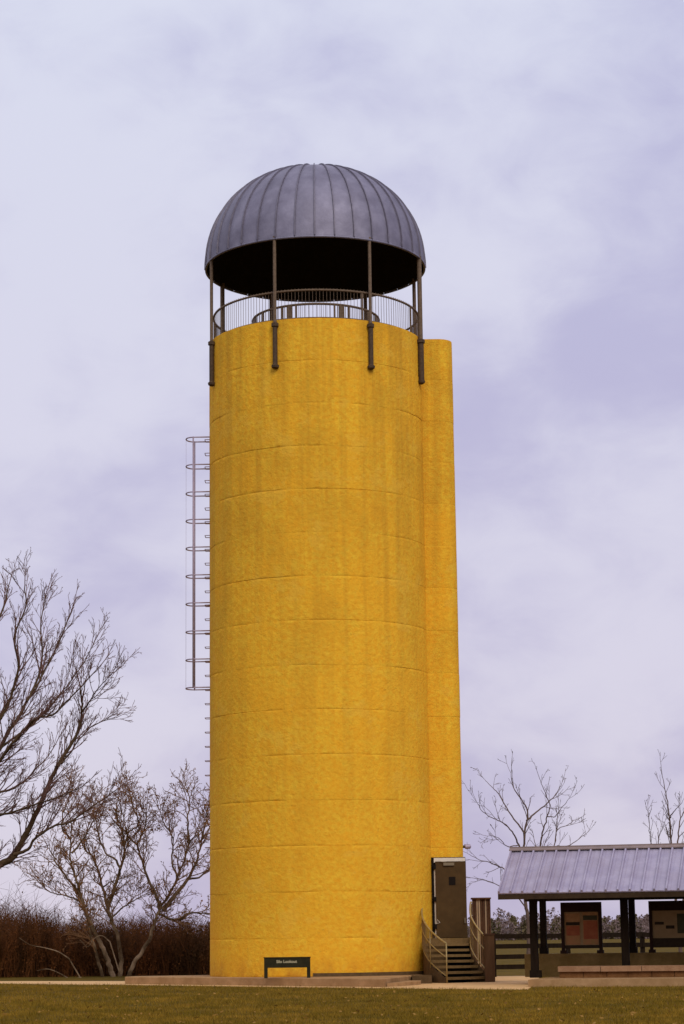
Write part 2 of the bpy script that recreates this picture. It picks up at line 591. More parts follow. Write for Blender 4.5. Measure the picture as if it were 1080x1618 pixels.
def shaft_plan(ins_=0.0, i0=0):
    pts = [(AX + 2.6, SY0 + ins_), (AX + 3.3, SY0 + ins_)]
    for c_, a0 in (((SX1 - SR, SY0 + SR), 0), ((SX1 - SR, SY1 - SR), 90)):
        for t in range(9):
            a = R(a0 + t * 90 / 8)
            r_ = SR - ins_
            pts.append((c_[0] + r_ * math.sin(a), c_[1] - r_ * math.cos(a)))
    pts += [(AX + 3.3, SY1 - ins_), (AX + 2.6, SY1 - ins_)]
    return pts


shaft = empty('stair_shaft', (SX1 - 0.6, AY, Z_PL), tower)
for ci, (z0, z1) in enumerate(zip(bots, tops)):
    mb = MB()
    lv = [(z0, 0.003), (z0 + 0.01, 0.001), (z0 + 0.06, 0.0), ((z0 + z1) / 2, -0.001), (z1 - 0.06, 0.0), (z1 - 0.01, 0.001), (z1, 0.003)]
    if ci == len(tops) - 1:
        lv = lv[:-2] + [(z1 - 0.05, 0.0), (z1 + 0.012, 0.004)]
    jj = rnd.uniform(-0.004, 0.004)
    k = 0
    for z, i_ in lv:
        pp = shaft_plan(i_ + jj)
        k = len(pp)
        mb.v += [(x, y, z) for x, y in pp]
    for r_ in range(len(lv) - 1):
        for i in range(k):
            j = (i + 1) % k
            mb.f.append((r_ * k + i, r_ * k + j, (r_ + 1) * k + j, (r_ + 1) * k + i))
    if ci == len(tops) - 1:
        mb.f.append(tuple((len(lv) - 1) * k + i for i in range(k)))
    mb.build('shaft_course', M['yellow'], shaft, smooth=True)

# viewing deck
MB().lathe([(0.0, Z_TOP - 0.12), (RW - 0.2, Z_TOP - 0.12)], C, 64).build('deck_floor', M['concrete'], tower)

# dome
Z_RIM = ZH(425, AY, 498)
RD = 3.60
HD = RD * 0.925
dome = MB()
lin = [(RD * 0.985 * math.cos(R(t)), Z_RIM + 0.01 + HD * 0.975 * math.sin(R(t))) for t in range(0, 91, 6)]
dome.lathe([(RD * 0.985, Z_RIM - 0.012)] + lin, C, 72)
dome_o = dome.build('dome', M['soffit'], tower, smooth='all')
NP = 36


def gore(rad, h, a, t):
    return Vector((rad * math.cos(t) * math.sin(a), -rad * math.cos(t) * math.cos(a), h * math.sin(t)))


def dome_pt(a, t, d=0.0):
    # slightly fuller than a pure ellipse at the shoulder
    f = 1 + 0.018 * math.sin(2 * t) ** 2
    return Vector(((RD + d) * f * math.cos(t) * math.sin(a), -(RD + d) * f * math.cos(t) * math.cos(a), (HD + d) * f * math.sin(t)))


mb = MB()
half = math.pi / NP
nt_, na_ = 22, 4
for i in range(nt_ + 1):
    t = R(0.0) + (R(86)) * i / nt_
    for j in range(na_ + 1):
        a = -half * 0.985 + 2 * half * 0.985 * j / na_
        mb.v.append(tuple(dome_pt(a, t, 0.010 * math.sin(math.pi * j / na_) * math.cos(t))))
for i in range(nt_):
    for j in range(na_):
        p0 = i * (na_ + 1) + j
        mb.f.append((p0, p0 + 1, p0 + na_ + 2, p0 + na_ + 1))
# rim drip edge
n0 = len(mb.v)
for j in range(na_ + 1):
    a = -half * 0.985 + 2 * half * 0.985 * j / na_
    for d, dz in ((0.0, 0.0), (0.02, -0.01), (0.02, -0.075), (-0.04, -0.075)):
        v_ = dome_pt(a, 0, d)
        mb.v.append((v_.x, v_.y, dz))
for j in range(na_):
    for q_ in range(3):
        p0 = n0 + j * 4 + q_
        mb.f.append((p0 + 1, p0, p0 + 4, p0 + 5))
me_gore = mb.mesh('roof_panel', smooth='all')
me_gore.materials.append(M['dome'])
mb = MB()
for i in range(nt_ + 1):
    t = R(86) * i / nt_
    wv = 0.022
    p0 = dome_pt(0, t, -0.01)
    p1 = dome_pt(0, t, 0.05)
    for p, ww in ((p0, wv), (p1, wv * 0.75)):
        mb.v.append((p.x - ww, p.y, p.z))
        mb.v.append((p.x + ww, p.y, p.z))
for i in range(nt_):
    a0, b0 = i * 4, (i + 1) * 4
    mb.f += [(a0, a0 + 2, b0 + 2, b0), (a0 + 2, a0 + 3, b0 + 3, b0 + 2), (a0 + 3, a0 + 1, b0 + 1, b0 + 3)]
mb.f.append((0, 1, 3, 2))
me_seam = mb.mesh('standing_seam')
me_seam.materials.append(M['dome_seam'])
for i in range(NP):
    a = 2 * math.pi * i / NP + R(0.5)
    link('roof_panel', me_gore, dome_o, (AX, AY, Z_RIM), a + half)
    link('standing_seam', me_seam, dome_o, (AX, AY, Z_RIM), a)
MB().lathe([(0.52, Z_RIM + HD * 0.988), (0.50, Z_RIM + HD * 0.997 + 0.05), (0.3, Z_RIM + HD + 0.07), (0.0, Z_RIM + HD + 0.085)], C, 32).build(
    'dome_cap', M['dome'], dome_o, smooth=True)

# eight pipe posts carrying the dome
RP = RW + 0.085
Z_PB = ZH(577, AY - RP, 437)
POSTS = [(-69.5, 0.052), (-20.3, 0.052), (29.3, 0.052), (71.0, 0.075), (113, 0.06), (152, 0.06), (-154, 0.06), (-118, 0.075)]
for deg, r_ in POSTS:
    po = pol(RP, deg, Z_PB)
    top = Z_RIM + 0.05
    m_ = MB().tube([po, (po.x, po.y, top)], r_, 12)
    p_o = m_.build('roof_post', M['rail'], tower, smooth=True)
    MB().tube([(po.x, po.y, Z_PB + 0.02), (po.x, po.y, Z_TOP - 0.12)], r_ + 0.022, 12).build('post_sleeve', M['rail_dark'], p_o, smooth=True)
    b_ = MB()
    b_.tube([(po.x, po.y, Z_PB - 0.06), (po.x, po.y, Z_PB - 0.02), (po.x, po.y, Z_PB + 0.05), (po.x, po.y, Z_PB + 0.09)], [0.05, 0.11, 0.12, 0.07], 12)
    b_.build('base_bracket', M['rail_dark'], p_o, smooth=True)
    for zz in (Z_PB + 0.02, Z_TOP - 0.19):
        MB().tube([pol(RW - 0.05, deg, zz), pol(RP, deg, zz)], 0.055, 8).build('wall_stub', M['rail_dark'], p_o, smooth=True)
    MB().tube([(po.x, po.y, Z_TOP - 0.26), (po.x, po.y, Z_TOP - 0.23), (po.x, po.y, Z_TOP - 0.13), (po.x, po.y, Z_TOP - 0.09)],
              [r_, r_ + 0.06, r_ + 0.06, r_], 12).build('collar', M['rail_dark'], p_o, smooth=True)


def ring(r_, z, rad, n=96, d0=0, d1=360, sides=8):
    full = abs(d1 - d0) >= 360
    pts = [pol(r_, d0 + (d1 - d0) * i / n, z) for i in range(n if full else n + 1)]
    return MB().tube(pts, rad, sides, closed=full)


# outer guard railing
RG, Z_RAIL = RW - 0.14, ZH(458, AY - RW + 0.14)
og = empty('guard_railing', (AX, AY, Z_TOP - 0.1), tower)
ring(RG, Z_RAIL, 0.036).build('top_rail', M['rail'], og, smooth='all')
ring(RG, Z_TOP + 0.05, 0.018).build('bottom_rail', M['rail'], og, smooth='all')
me_b = MB().box((0, 0, (Z_RAIL + Z_TOP) / 2 - Z_TOP - 0.02), (0.010, 0.010, Z_RAIL - Z_TOP + 0.16)).mesh('baluster')
me_b.materials.append(M['rail'])
for i in range(190):
    d = 360 * (i + 0.5) / 190
    p = pol(RG, d, Z_TOP)
    link('baluster', me_b, og, p, R(d))
for d in (-64, -22.5, 26.5, 66, 108, 149, -158, -121):
    p = pol(RG, d, 0)
    MB().box((p.x, p.y, (Z_RAIL + Z_TOP) / 2 - 0.05), (0.055, 0.04, Z_RAIL - Z_TOP + 0.1), (math.cos(R(d)), math.sin(R(d)), 0)).build('rail_post', M['rail'], og)
# inner railing round the stairwell
RI = 2.06
Z_IR = ZH(508, AY, 500)
ig = empty('stairwell_railing', (AX, AY, Z_TOP - 0.1), tower)
ring(RI, Z_IR, 0.04, 72).build('top_rail', M['rail'], ig, smooth='all')
hb = Z_IR - Z_TOP + 0.1
me_c = MB().box((0, 0, hb / 2), (0.014, 0.014, hb)).mesh('baluster')
me_c.materials.append(M['rail'])
for i in range(96):
    d = 360 * (i + 0.5) / 96
    link('baluster', me_c, ig, pol(RI, d, Z_TOP - 0.1), R(d))
for d, w_ in ((-23.5, 0.17), (24.0, 0.17), (-30.5, 0.06), (31.5, 0.06), (-17, 0.05), (17.5, 0.05), (-55, 0.07), (55, 0.07), (120, 0.07), (-120, 0.07), (180, 0.07)):
    p = pol(RI, d, 0)
    MB().box((p.x, p.y, Z_TOP - 0.1 + hb / 2), (w_, 0.05, hb), (math.cos(R(d)), math.sin(R(d)), 0)).build('rail_post', M['rail'], ig)
for d0 in (-96, 68):
    mb = MB()
    mb.lathe([(RI - 0.012, Z_TOP - 0.1), (RI - 0.012, Z_IR - 0.02), (RI + 0.012, Z_IR - 0.02), (RI + 0.012, Z_TOP - 0.1)], C, 10, R(d0), R(d0 + 28))
    mb.build('end_panel', M['rail'], ig)

# caged safety ladder on the left side
lad = empty('safety_ladder', (AX - RW, AY - 0.15, 2.5), tower)
YL = AY - 0.16
HW = 0.35
xw = AX - RW + 0.03
xs = P(306, 900, YL).x
xo = P(293.5, 900, YL).x
zt = ZH(694.5, YL, 312)
zb = ZH(1088, YL, 312)
NH = 10
hoop = []
for t in range(0, 13):
    a = R(90 + 180 * t / 12)
    hoop.append((xs + (xs - xo) * math.cos(a), HW * math.sin(a)))
hoop = [(xw, HW)] + hoop + [(xw, -HW)]
me_h = MB().tube([(x - xs, y, 0) for x, y in hoop], 0.021, 6).mesh('cage_hoop', smooth='all')
me_h.materials.append(M['ladder'])
for i in range(NH):
    z = zt + (zb - zt) * i / (NH - 1)
    link('cage_hoop', me_h, lad, (xs, YL, z))
for (x, y) in ((xs, YL - HW), (xs, YL + HW)):
    MB().tube([(x, y, zb - 0.02), (x, y, zt + 0.02)], 0.026, 6).build('cage_bar', M['ladder'], lad, smooth='all')
MB().tube([(xo, YL, zb), (xo, YL, zt)], 0.004, 5).build('cage_bar', M['ladder'], lad, smooth='all')
xr = P(324, 900, YL).x
me_r = MB().tube([(xw - xr, 0.2, 0), (0.02, 0.2, 0), (0, 0.18, 0), (0, -0.18, 0), (0.02, -0.2, 0), (xw - xr, -0.2, 0)], 0.013, 6).mesh('step_rung', smooth='all')
me_r.materials.append(M['ladder'])
sp = (zt - zb) / (NH - 1) / 2
zz = zt
while zz > 3.6:
    link('step_rung', me_r, lad, (xr, YL, zz - 0.05))
    zz -= sp

# entrance: dark vestibule box, cream frame, brown leaf
Z_LAND = ZH(1482, 68.9, 712)
YD = SY0 - 0.10
dx0, dx1 = P(681.6, 1420, YD).x, P(735.8, 1420, YD).x
zt_d = ZH(1354.5, YD, 705)
ent = empty('entrance', ((dx0 + dx1) / 2, YD, Z_LAND), tower)
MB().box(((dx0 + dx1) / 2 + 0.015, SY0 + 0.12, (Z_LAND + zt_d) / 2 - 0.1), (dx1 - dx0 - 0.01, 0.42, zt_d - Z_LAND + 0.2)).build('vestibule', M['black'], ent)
fx0 = P(686.2, 1420, YD).x
fr = MB()
zft = zt_d - 0.02
fr.box(((fx0 + dx1) / 2, YD, zft - 0.07), (dx1 - fx0, 0.05, 0.14))
fr.box((fx0 + 0.022, YD, (Z_LAND + zft) / 2 - 0.1), (0.044, 0.05, zft - Z_LAND - 0.34 + 0.14))
fr.build('door_frame', M['white'], ent)
lx0, lx1 = P(688.4, 1420, YD - 0.06).x, P(736.8, 1420, YD - 0.06).x
zl = ZH(1361, YD - 0.06, 712)
YF = YD - 0.06
leaf = MB().box(((lx0 + lx1) / 2, YF, (Z_LAND + 0.015 + zl) / 2), (lx1 - lx0, 0.05, zl - Z_LAND - 0.015)).build('door', M['door'], ent)
p0, p1 = P(700, 1364, YF), P(717, 1364, YF)
c_ = MB()
c_.box(((p0.x + p1.x) / 2, YF - 0.055, p0.z - 0.03), (p1.x - p0.x, 0.06, 0.085))
c_.tube([(p0.x + 0.08, YF - 0.07, p0.z + 0.03), (p0.x - 0.1, YF - 0.06, p0.z + 0.05)], 0.012, 6)
c_.build('door_closer', M['closer'], leaf)
p0 = P(714, 1392, YF)
MB().box((p0.x, YF - 0.03, p0.z), (0.2, 0.012, 0.25)).build('door_window', M['black'], leaf)
for py in (1370, 1421, 1464):
    z = ZH(py, YF, 689)
    MB().box((lx0 - 0.025, YF - 0.02, z), (0.075, 0.05, 0.15)).build('hinge', M['black'], leaf)
p0 = P(691.5, 1456, YF)
MB().tube([p0 + Vector((-0.05, -0.05, -0.07)), p0 + Vector((-0.02, -0.06, 0.06)), p0 + Vector((0.06, -0.06, -0.03))], 0.012, 6, closed=True).build(
    'door_latch', M['white'], leaf)
MB().box((p0.x + 0.83, YF - 0.05, p0.z + 0.02), (0.035, 0.06, 0.16)).build('door_handle', M['closer'], leaf)
# lamp over the entrance, on the shaft corner
p0, p1 = P(729, 1338, AY - 0.2), P(744, 1337.5, AY - 0.2)
lmp = MB()
lmp.tube([p0, p0.lerp(p1, 0.35)], 0.045, 10)
wl = lmp.build('wall_lamp', M['rail_dark'], tower, smooth=True)
MB().tube([p0.lerp(p1, 0.3), p0.lerp(p1, 0.4), p0.lerp(p1, 0.9), p1], [0.03, 0.075, 0.07, 0.02], 12).build('lamp_hood', M['ladder'], wl, smooth=True)

# ------------------------------------------------------------------ curved entrance stair
YLD = SY0 - 1.22
R_OUT, R_IN, PHI = 3.0, 1.60, 35.0
XL = P(668.5, 1490, YLD).x
XC = XL + R_OUT
NR = 8
rise = (Z_LAND - 0.012) / NR
sta = tag(empty('entrance_stair', (XC - 2.3, YLD, 0.012)),
          'curved olive steel stair with railings leading up to the brown tower door', 'stair')


def sp_(r_, ph, z=0.0):
    # the flight widens towards its foot on the inner side
    r_ = r_ - 0.26 * max(0.0, ph / PHI) ** 1.5 * (R_OUT - r_) / (R_OUT - R_IN)
    return Vector((XC - r_ * math.cos(R(ph)), YLD - r_ * math.sin(R(ph)), z))


def band(m_, r0, r1, zf0, zf1, ph0, ph1, n=24):
    """curved solid between radii r0..r1, heights zf0(ph)..zf1(ph)"""
    base = len(m_.v)
    for i in range(n + 1):
        ph = ph0 + (ph1 - ph0) * i / n
        for r_, zf in ((r0, zf0), (r1, zf0), (r1, zf1), (r0, zf1)):
            m_.v.append(tuple(sp_(r_, ph, zf(ph))))
    for i in range(n):
        for j in range(4):
            a, b = base + i * 4 + j, base + i * 4 + (j + 1) % 4
            m_.f.append((a, b, b + 4, a + 4))
    m_.f.append((base, base + 3, base + 2, base + 1))
    e = base + n * 4
    m_.f.append((e, e + 1, e + 2, e + 3))
    return m_


def zline(ph):
    return Z_LAND if ph <= -14.0 else Z_LAND - (Z_LAND - rise) * (ph + 14.0) / (PHI + 14.0)


PH_BACK, PH_TOP = -20.0, -14.0
ld = MB()
band(ld, R_IN, R_OUT, lambda p: Z_LAND - 0.20, lambda p: Z_LAND, PH_BACK, PH_TOP)
MB().box(((dx0 + dx1) / 2 - 0.02, SY0 - 0.33, Z_LAND - 0.10), (1.34, 0.64, 0.19)).build('threshold', M['stair'], sta)
ld.build('landing', M['stair'], sta)
stp = (PHI - PH_TOP) / (NR - 1)
for i in range(NR - 1):
    z = Z_LAND - rise * (i + 1)
    t_ = MB()
    band(t_, R_IN + 0.02, R_OUT - 0.02, lambda p, z=z: z - 0.075, lambda p, z=z: z, PH_TOP + stp * i - 0.6, PH_TOP + stp * (i + 1) + 0.5, 6)
    t_.build('tread', M['stair'], sta)
for r_, s_ in ((R_OUT, 1), (R_IN, -1)):
    m_ = MB()
    band(m_, r_, r_ + s_ * 0.012, lambda p: 0.012, lambda p: zline(p) + 0.03, PH_BACK, PHI + 3, 40)
    m_.build('stringer', M['stair_dark'], sta, smooth=True)
    for hgt, rad in ((1.06, 0.026), (0.66, 0.018)):
        pts = [sp_(r_ + s_ * 0.03, PH_BACK + (PHI + 3 - PH_BACK) * i / 40, zline(PH_BACK + (PHI + 3 - PH_BACK) * i / 40) + hgt) for i in range(41)]
        MB().tube(pts, rad, 8).build('handrail', M['stair_rail'], sta, smooth='all')
    pts = [sp_(r_ + s_ * 0.02, PH_BACK + (PHI + 3 - PH_BACK) * i / 40, zline(PH_BACK + (PHI + 3 - PH_BACK) * i / 40) + 0.11) for i in range(41)]
    MB().tube(pts, 0.02, 8).build('lower_rail', M['stair_rail'], sta, smooth='all')
    for ph in (PHI + 3, PHI - 14):
        a = sp_(r_ + s_ * 0.03, ph, 0.012 if ph > PHI else zline(ph) - 0.05)
        MB().tube([a, (a.x, a.y, zline(ph) + 1.06)], 0.022, 8).build('newel_post', M['stair_rail'], sta, smooth='all')
    # fine infill bars, too close to pick apart
    m_ = MB()
    nb = 58 if s_ > 0 else 36
    for i in range(nb):
        ph = PH_BACK + (PHI + 2 - PH_BACK) * (i + 0.5) / nb
        a = sp_(r_ + s_ * 0.03, ph, zline(ph) + 0.1)
        b = sp_(r_ + s_ * 0.03, ph, zline(ph) + 1.02)
        m_.tube([a, b], 0.006, 4, cap=False)
    kind(m_.build('mesh_infill', M['stair'], sta), 'stuff')
# under-structure: black panels painting in the shade under the flight, and foundation block
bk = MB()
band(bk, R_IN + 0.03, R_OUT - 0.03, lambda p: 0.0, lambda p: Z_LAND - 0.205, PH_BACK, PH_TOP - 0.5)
bk.build('shade_back_panel', M['black'], sta)
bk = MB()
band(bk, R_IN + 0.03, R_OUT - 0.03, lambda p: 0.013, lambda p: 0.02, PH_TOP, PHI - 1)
bk.build('shade_floor', M['black'], sta)
a, b = P(651, 1545, 65.9), P(682, 1545, 65.9)
MB().box(((a.x + b.x) / 2, 66.5, 0.12), (b.x - a.x, 1.2, 0.235)).build('foundation_block', M['stair_dark'], sta)

# ------------------------------------------------------------------ pier and boarded cabinet right of the stair
a, b = P(765.5, 1500, 66.9), P(781, 1500, 66.9)
zt2 = ZH(1476, 66.9, 773)
pr = tag(empty('timber_pier', ((a.x + b.x) / 2, 67.05, 0.012)), 'squat brown pier at the foot of the right stair rail', 'pier')
MB().box(((a.x + b.x) / 2, 67.05, zt2 / 2), (b.x - a.x, 0.3, zt2 - 0.03)).build('pier_shaft', M['pedestal'], pr)
MB().box(((a.x + b.x) / 2, 67.05, zt2), (b.x - a.x + 0.05, 0.35, 0.04)).build('pier_cap', M['cab_dark'], pr)

YC = 71.5
a, b = P(746.5, 1450, YC), P(775, 1450, YC)
zc1 = ZH(1419.5, YC, 760)
cab = tag(empty('boarded_cabinet', ((a.x + b.x) / 2, YC + 0.25, 0.012)), 'tall brown cabinet of weathered vertical boards behind the right stair rail', 'cabinet')
wc = b.x - a.x
MB().box(((a.x + b.x) / 2, YC + 0.3, zc1 / 2), (wc - 0.04, 0.5, zc1 - 0.02)).build('cabinet_body', M['cab_dark'], cab)
MB().box(((a.x + b.x) / 2, YC + 0.26, zc1), (wc + 0.04, 0.64, 0.05)).build('cabinet_top', M['cab_dark'], cab)
nb = 7
for i in range(nb):
    x = a.x + 0.05 + (wc - 0.1) * (i + 0.5) / nb
    MB().box((x, YC + 0.035, zc1 / 2 + 0.1), ((wc - 0.1) / nb - 0.02, 0.03, zc1 - 0.25)).build('board', M['cab_light'] if i in (1, 2, 5) else M['cab_dark'], cab)
for x in (a.x + 0.02, b.x - 0.02):
    MB().box((x, YC + 0.03, zc1 / 2), (0.045, 0.05, zc1 - 0.03)).build('corner_post', M['cab_dark'], cab)

# ------------------------------------------------------------------ low sign in front of the silo
YS = 65.0
a, b = P(417, 1530, YS), P(490, 1530, YS)
zs1, zs0 = ZH(1513.5, YS, 453), ZH(1529, YS, 453)
sg = tag(empty('park_sign', ((a.x + b.x) / 2, YS, Z_PL)), 'low dark green sign on two legs in front of the yellow silo', 'sign')
bd = MB().box(((a.x + b.x) / 2, YS, (zs0 + zs1) / 2), (b.x - a.x, 0.07, zs1 - zs0)).build('sign_board', M['sign'], sg)
for x in (a.x + 0.05, b.x - 0.05):
    MB().box((x, YS, (Z_PL + zs0) / 2), (0.1, 0.09, zs0 - Z_PL)).build('leg', M['sign'], sg)
MB().box(((a.x + b.x) / 2, YS, zs1 + 0.012), (b.x - a.x + 0.03, 0.1, 0.024)).build('cap', M['sign'], sg)
fc = bpy.data.curves.new('lettering', 'FONT')
fc.body = 'Silo Lookout'
fc.align_x = 'CENTER'
fc.align_y = 'CENTER'
fc.size = 0.135
fc.extrude = 0.004
fc.offset = 0.003
fc.materials.append(M['cream'])
tx = bpy.data.objects.new('lettering', fc)
COL.objects.link(tx)
pt = P(452.5, 1519.5, YS - 0.042)
sw = (P(468.5, 1520, YS).x - P(436, 1520, YS).x)
bpy.context.view_layer.update()
k_ = sw / max(tx.dimensions.x, 0.01)
me_t = bpy.data.meshes.new_from_object(tx.evaluated_get(bpy.context.evaluated_depsgraph_get()))
me_t.transform(Matrix.Rotation(R(90), 4, 'X') @ Matrix.Diagonal((k_, k_, 1, 1)))
bpy.data.objects.remove(tx)
link('lettering', me_t, bd, pt)

# ------------------------------------------------------------------ open pavilion on the right
AR = R(14)
U = Vector((math.cos(AR), -math.sin(AR), 0))
V = Vector((math.sin(AR), math.cos(AR), 0))
UP = Vector((0, 0, 1))
O = P(786.5, 1411, 61.4)
Z_E = O.z
O = Vector((O.x, O.y, 0))
WV = 2.2
Z_R = ZH(1345, O.y + WV * V.y, 808)
LEN = 10.6
Z_SL = 0.20


def L(u, v, z):
    return O + U * u + V * v + UP * z


def u_at(px, v, py=1500):
    """u coordinate (along the pavilion) of the point seen in column px on the line at depth v"""
    d = ray(px, py)
    d = Vector((d.x, d.y))
    q0 = O + V * v
    det = d.x * (-U.y) + d.y * U.x
    s = (q0.x * d.y - q0.y * d.x)
    return s / (U.y * d.x - U.x * d.y) if abs(U.y * d.x - U.x * d.y) > 1e-9 else 0


us0 = u_at(832, -1.4)
sl = [L(us0, -1.35, 0), L(LEN + 1.5, -1.35, 0), L(LEN + 1.5, 4.6, 0), L(us0, 4.6, 0)]
sl_o = MB().prism([(p.x, p.y) for p in sl], -0.1, Z_SL).build('pavilion_slab', M['concrete'])
kind(sl_o, 'structure')

pav = tag(empty('picnic_pavilion', L(5, 2.2, Z_SL)), 'open timber pavilion with a pale lavender ribbed metal roof', 'pavilion')
rise_v = Vector((V.x * WV, V.y * WV, Z_R - Z_E))
sl_len = rise_v.length
sdir = rise_v.normalized()
back_dir = Vector((-V.x * WV, -V.y * WV, Z_R - Z_E)).normalized()
rf = empty('roof', L(5, 2.2, Z_E), pav)
PW = 0.325
npan = int(LEN / PW)


def roof_mesh(nm, s_dir):
    """one roof sheet with a raised rib along its left edge, lying in local u / slope axes"""
    nrm = U.cross(s_dir).normalized()
    if nrm.z < 0:
        nrm = -nrm
    mb = MB()
    prof = [(0.0, 0.0), (0.008, 0.06), (0.05, 0.06), (0.062, 0.0), (0.12, -0.002), (PW * 0.5, 0.006), (PW - 0.05, -0.002), (PW - 0.004, 0.0)]
    for s in (-0.05, sl_len * 0.5, sl_len):
        for uu, h in prof:
            mb.v.append(tuple(U * uu + s_dir * s + nrm * (h + 0.02)))
    k_ = len(prof)
    for r_ in range(2):
        for j in range(k_ - 1):
            mb.f.append((r_ * k_ + j, r_ * k_ + j + 1, (r_ + 1) * k_ + j + 1, (r_ + 1) * k_ + j))
    # underside
    n1 = len(mb.v)
    for s in (-0.05, sl_len):
        for uu in (0.0, PW - 0.004):
            mb.v.append(tuple(U * uu + s_dir * s - nrm * 0.012))
    mb.f.append((n1, n1 + 2, n1 + 3, n1 + 1))
    mb.f.append(tuple([n1] + [j for j in range(k_)] + [n1 + 1]))
    me = mb.mesh(nm)
    me.materials.append(M['roof'])
    return me


mF, mB_ = roof_mesh('roof_panel', sdir), roof_mesh('roof_panel', back_dir)
for i in range(npan):
    link('roof_panel', mF, rf, L(i * PW, 0, Z_E))
    link('roof_panel', mB_, rf, L(i * PW, 2 * WV, Z_E))
LR = npan * PW
rc = MB()
rc.obox(L(LR / 2, WV - 0.06, Z_R + 0.06), U * (LR / 2 + 0.02), sdir * 0.1, UP * 0.014)
rc.obox(L(LR / 2, WV + 0.06, Z_R + 0.06), U * (LR / 2 + 0.02), back_dir * 0.1, UP * 0.014)
rc.build('ridge_cap', M['ridge'], rf)
ft = 0.16
MB().obox(L(LR / 2, 0.0, Z_E - 0.02 - ft / 2), U * (LR / 2), V * 0.025, UP * ft / 2).build('fascia', M['fascia'], rf)
MB().obox(L(LR / 2, 2 * WV, Z_E - 0.02 - ft / 2), U * (LR / 2), V * 0.025, UP * ft / 2).build('fascia', M['fascia'], rf)
for uu in (0.06, LR - 0.06):
    for d_, vv in ((sdir, 0.04), (back_dir, 2 * WV - 0.04)):
        MB().obox(L(uu, vv, Z_E - 0.07) + d_ * sl_len / 2, U * 0.03, d_ * (sl_len / 2 - 0.03), UP * 0.06).build('barge_board', M['fascia'], rf)
# soffit boards under both slopes
for d_, vv in ((sdir, 0.03), (back_dir, 2 * WV - 0.03)):
    MB().obox(L(LR / 2, vv, Z_E - 0.035) + d_ * sl_len / 2, U * (LR / 2 - 0.1), d_ * (sl_len / 2 - 0.03), UP * 0.012).build('roof_deck', M['fascia'], rf)
VF, VR = 1.45, 2.95
zbm = Z_E - 0.02
Z_W = ZH(1506, 64.4, 930)
for vv in (VF, VR):
    MB().obox(L(LR / 2 + 0.1, vv, zbm), U * (LR / 2 - 0.45), V * 0.075, UP * 0.13).build('beam', M['timber'], pav)
u1 = u_at(844, VF)
u3 = u_at(988, VF)
du = u3 - u1
for i in range(4):
    uu = u1 + du * i
    if uu > LR - 0.2:
        break
    p_o = MB().obox(L(uu, VF, (Z_SL + zbm) / 2), U * 0.1, V * 0.1, UP * (zbm - Z_SL) / 2).build('post', M['timber'], pav)
    MB().obox(L(uu + 0.02, VF, Z_SL + 0.10), U * 0.15, V * 0.13, UP * 0.1).build('post_shoe', M['timber'], p_o)
    p_o = MB().obox(L(uu + 0.03, VR, (Z_W + zbm) / 2), U * 0.085, V * 0.085, UP * (zbm - Z_W) / 2).build('post', M['timber'], pav)
    MB().obox(L(uu + 0.03, VR, Z_W + 0.08), U * 0.12, V * 0.11, UP * 0.08).build('post_shoe', M['timber'], p_o)
    for sgn in (-1, 1):
        q0, q1 = L(uu + sgn * 0.1, VF, zbm - 0.45), L(uu + sgn * 0.5, VF, zbm - 0.1)
        if uu + sgn * 0.5 > 0.5:
            pass

# retaining wall the rear posts stand on
uw0 = u_at(829, 2.7)
rw = MB()
rw.prism([(p.x, p.y) for p in (L(uw0, 2.6, 0), L(LEN + 1.5, 2.6, 0), L(LEN + 1.5, 3.5, 0), L(uw0, 3.5, 0))], Z_SL, Z_W)
tag(rw.build('retaining_wall', M['wall']), 'low olive tan wall carrying the rear posts and notice boards of the pavilion', 'wall')

# seat wall: cap stones over base blocks
uq0 = u_at(881, 0.75)
sw_ = tag(empty('stone_bench', L(uq0 + 3, 0.85, Z_SL)), 'long low stone bench of pink cap slabs over red brown blocks under the pavilion', 'bench')
zc0, zc1_, zc2 = Z_SL, Z_SL + 0.165, Z_SL + 0.315
SLW = 1.16
uu = uq0
i = 0
while uu < LEN + 1:
    w_ = SLW + rnd.uniform(-0.06, 0.06)
    o_ = rnd.uniform(-0.01, 0.01)
    c_ = L(uu + w_ / 2, 0.85 + o_, (zc1_ + zc2) / 2 + rnd.uniform(-0.004, 0.004))
    MB().obox(c_, U * (w_ / 2 - 0.008), V * 0.25, UP * (zc2 - zc1_) / 2 * 0.97).build('cap_stone', M['stone'], sw_)
    uu += w_
uu = uq0 + 0.03
while uu < LEN + 1:
    w_ = 0.62 + rnd.uniform(-0.12, 0.12)
    c_ = L(uu + w_ / 2, 0.88 + rnd.uniform(-0.012, 0.012), (zc0 + zc1_) / 2)
    MB().obox(c_, U * (w_ / 2 - 0.007), V * 0.21, UP * (zc1_ - zc0) / 2).build('base_block', M['stone_dark'], sw_)
    uu += w_

# notice boards standing on the wall
VB = 2.72


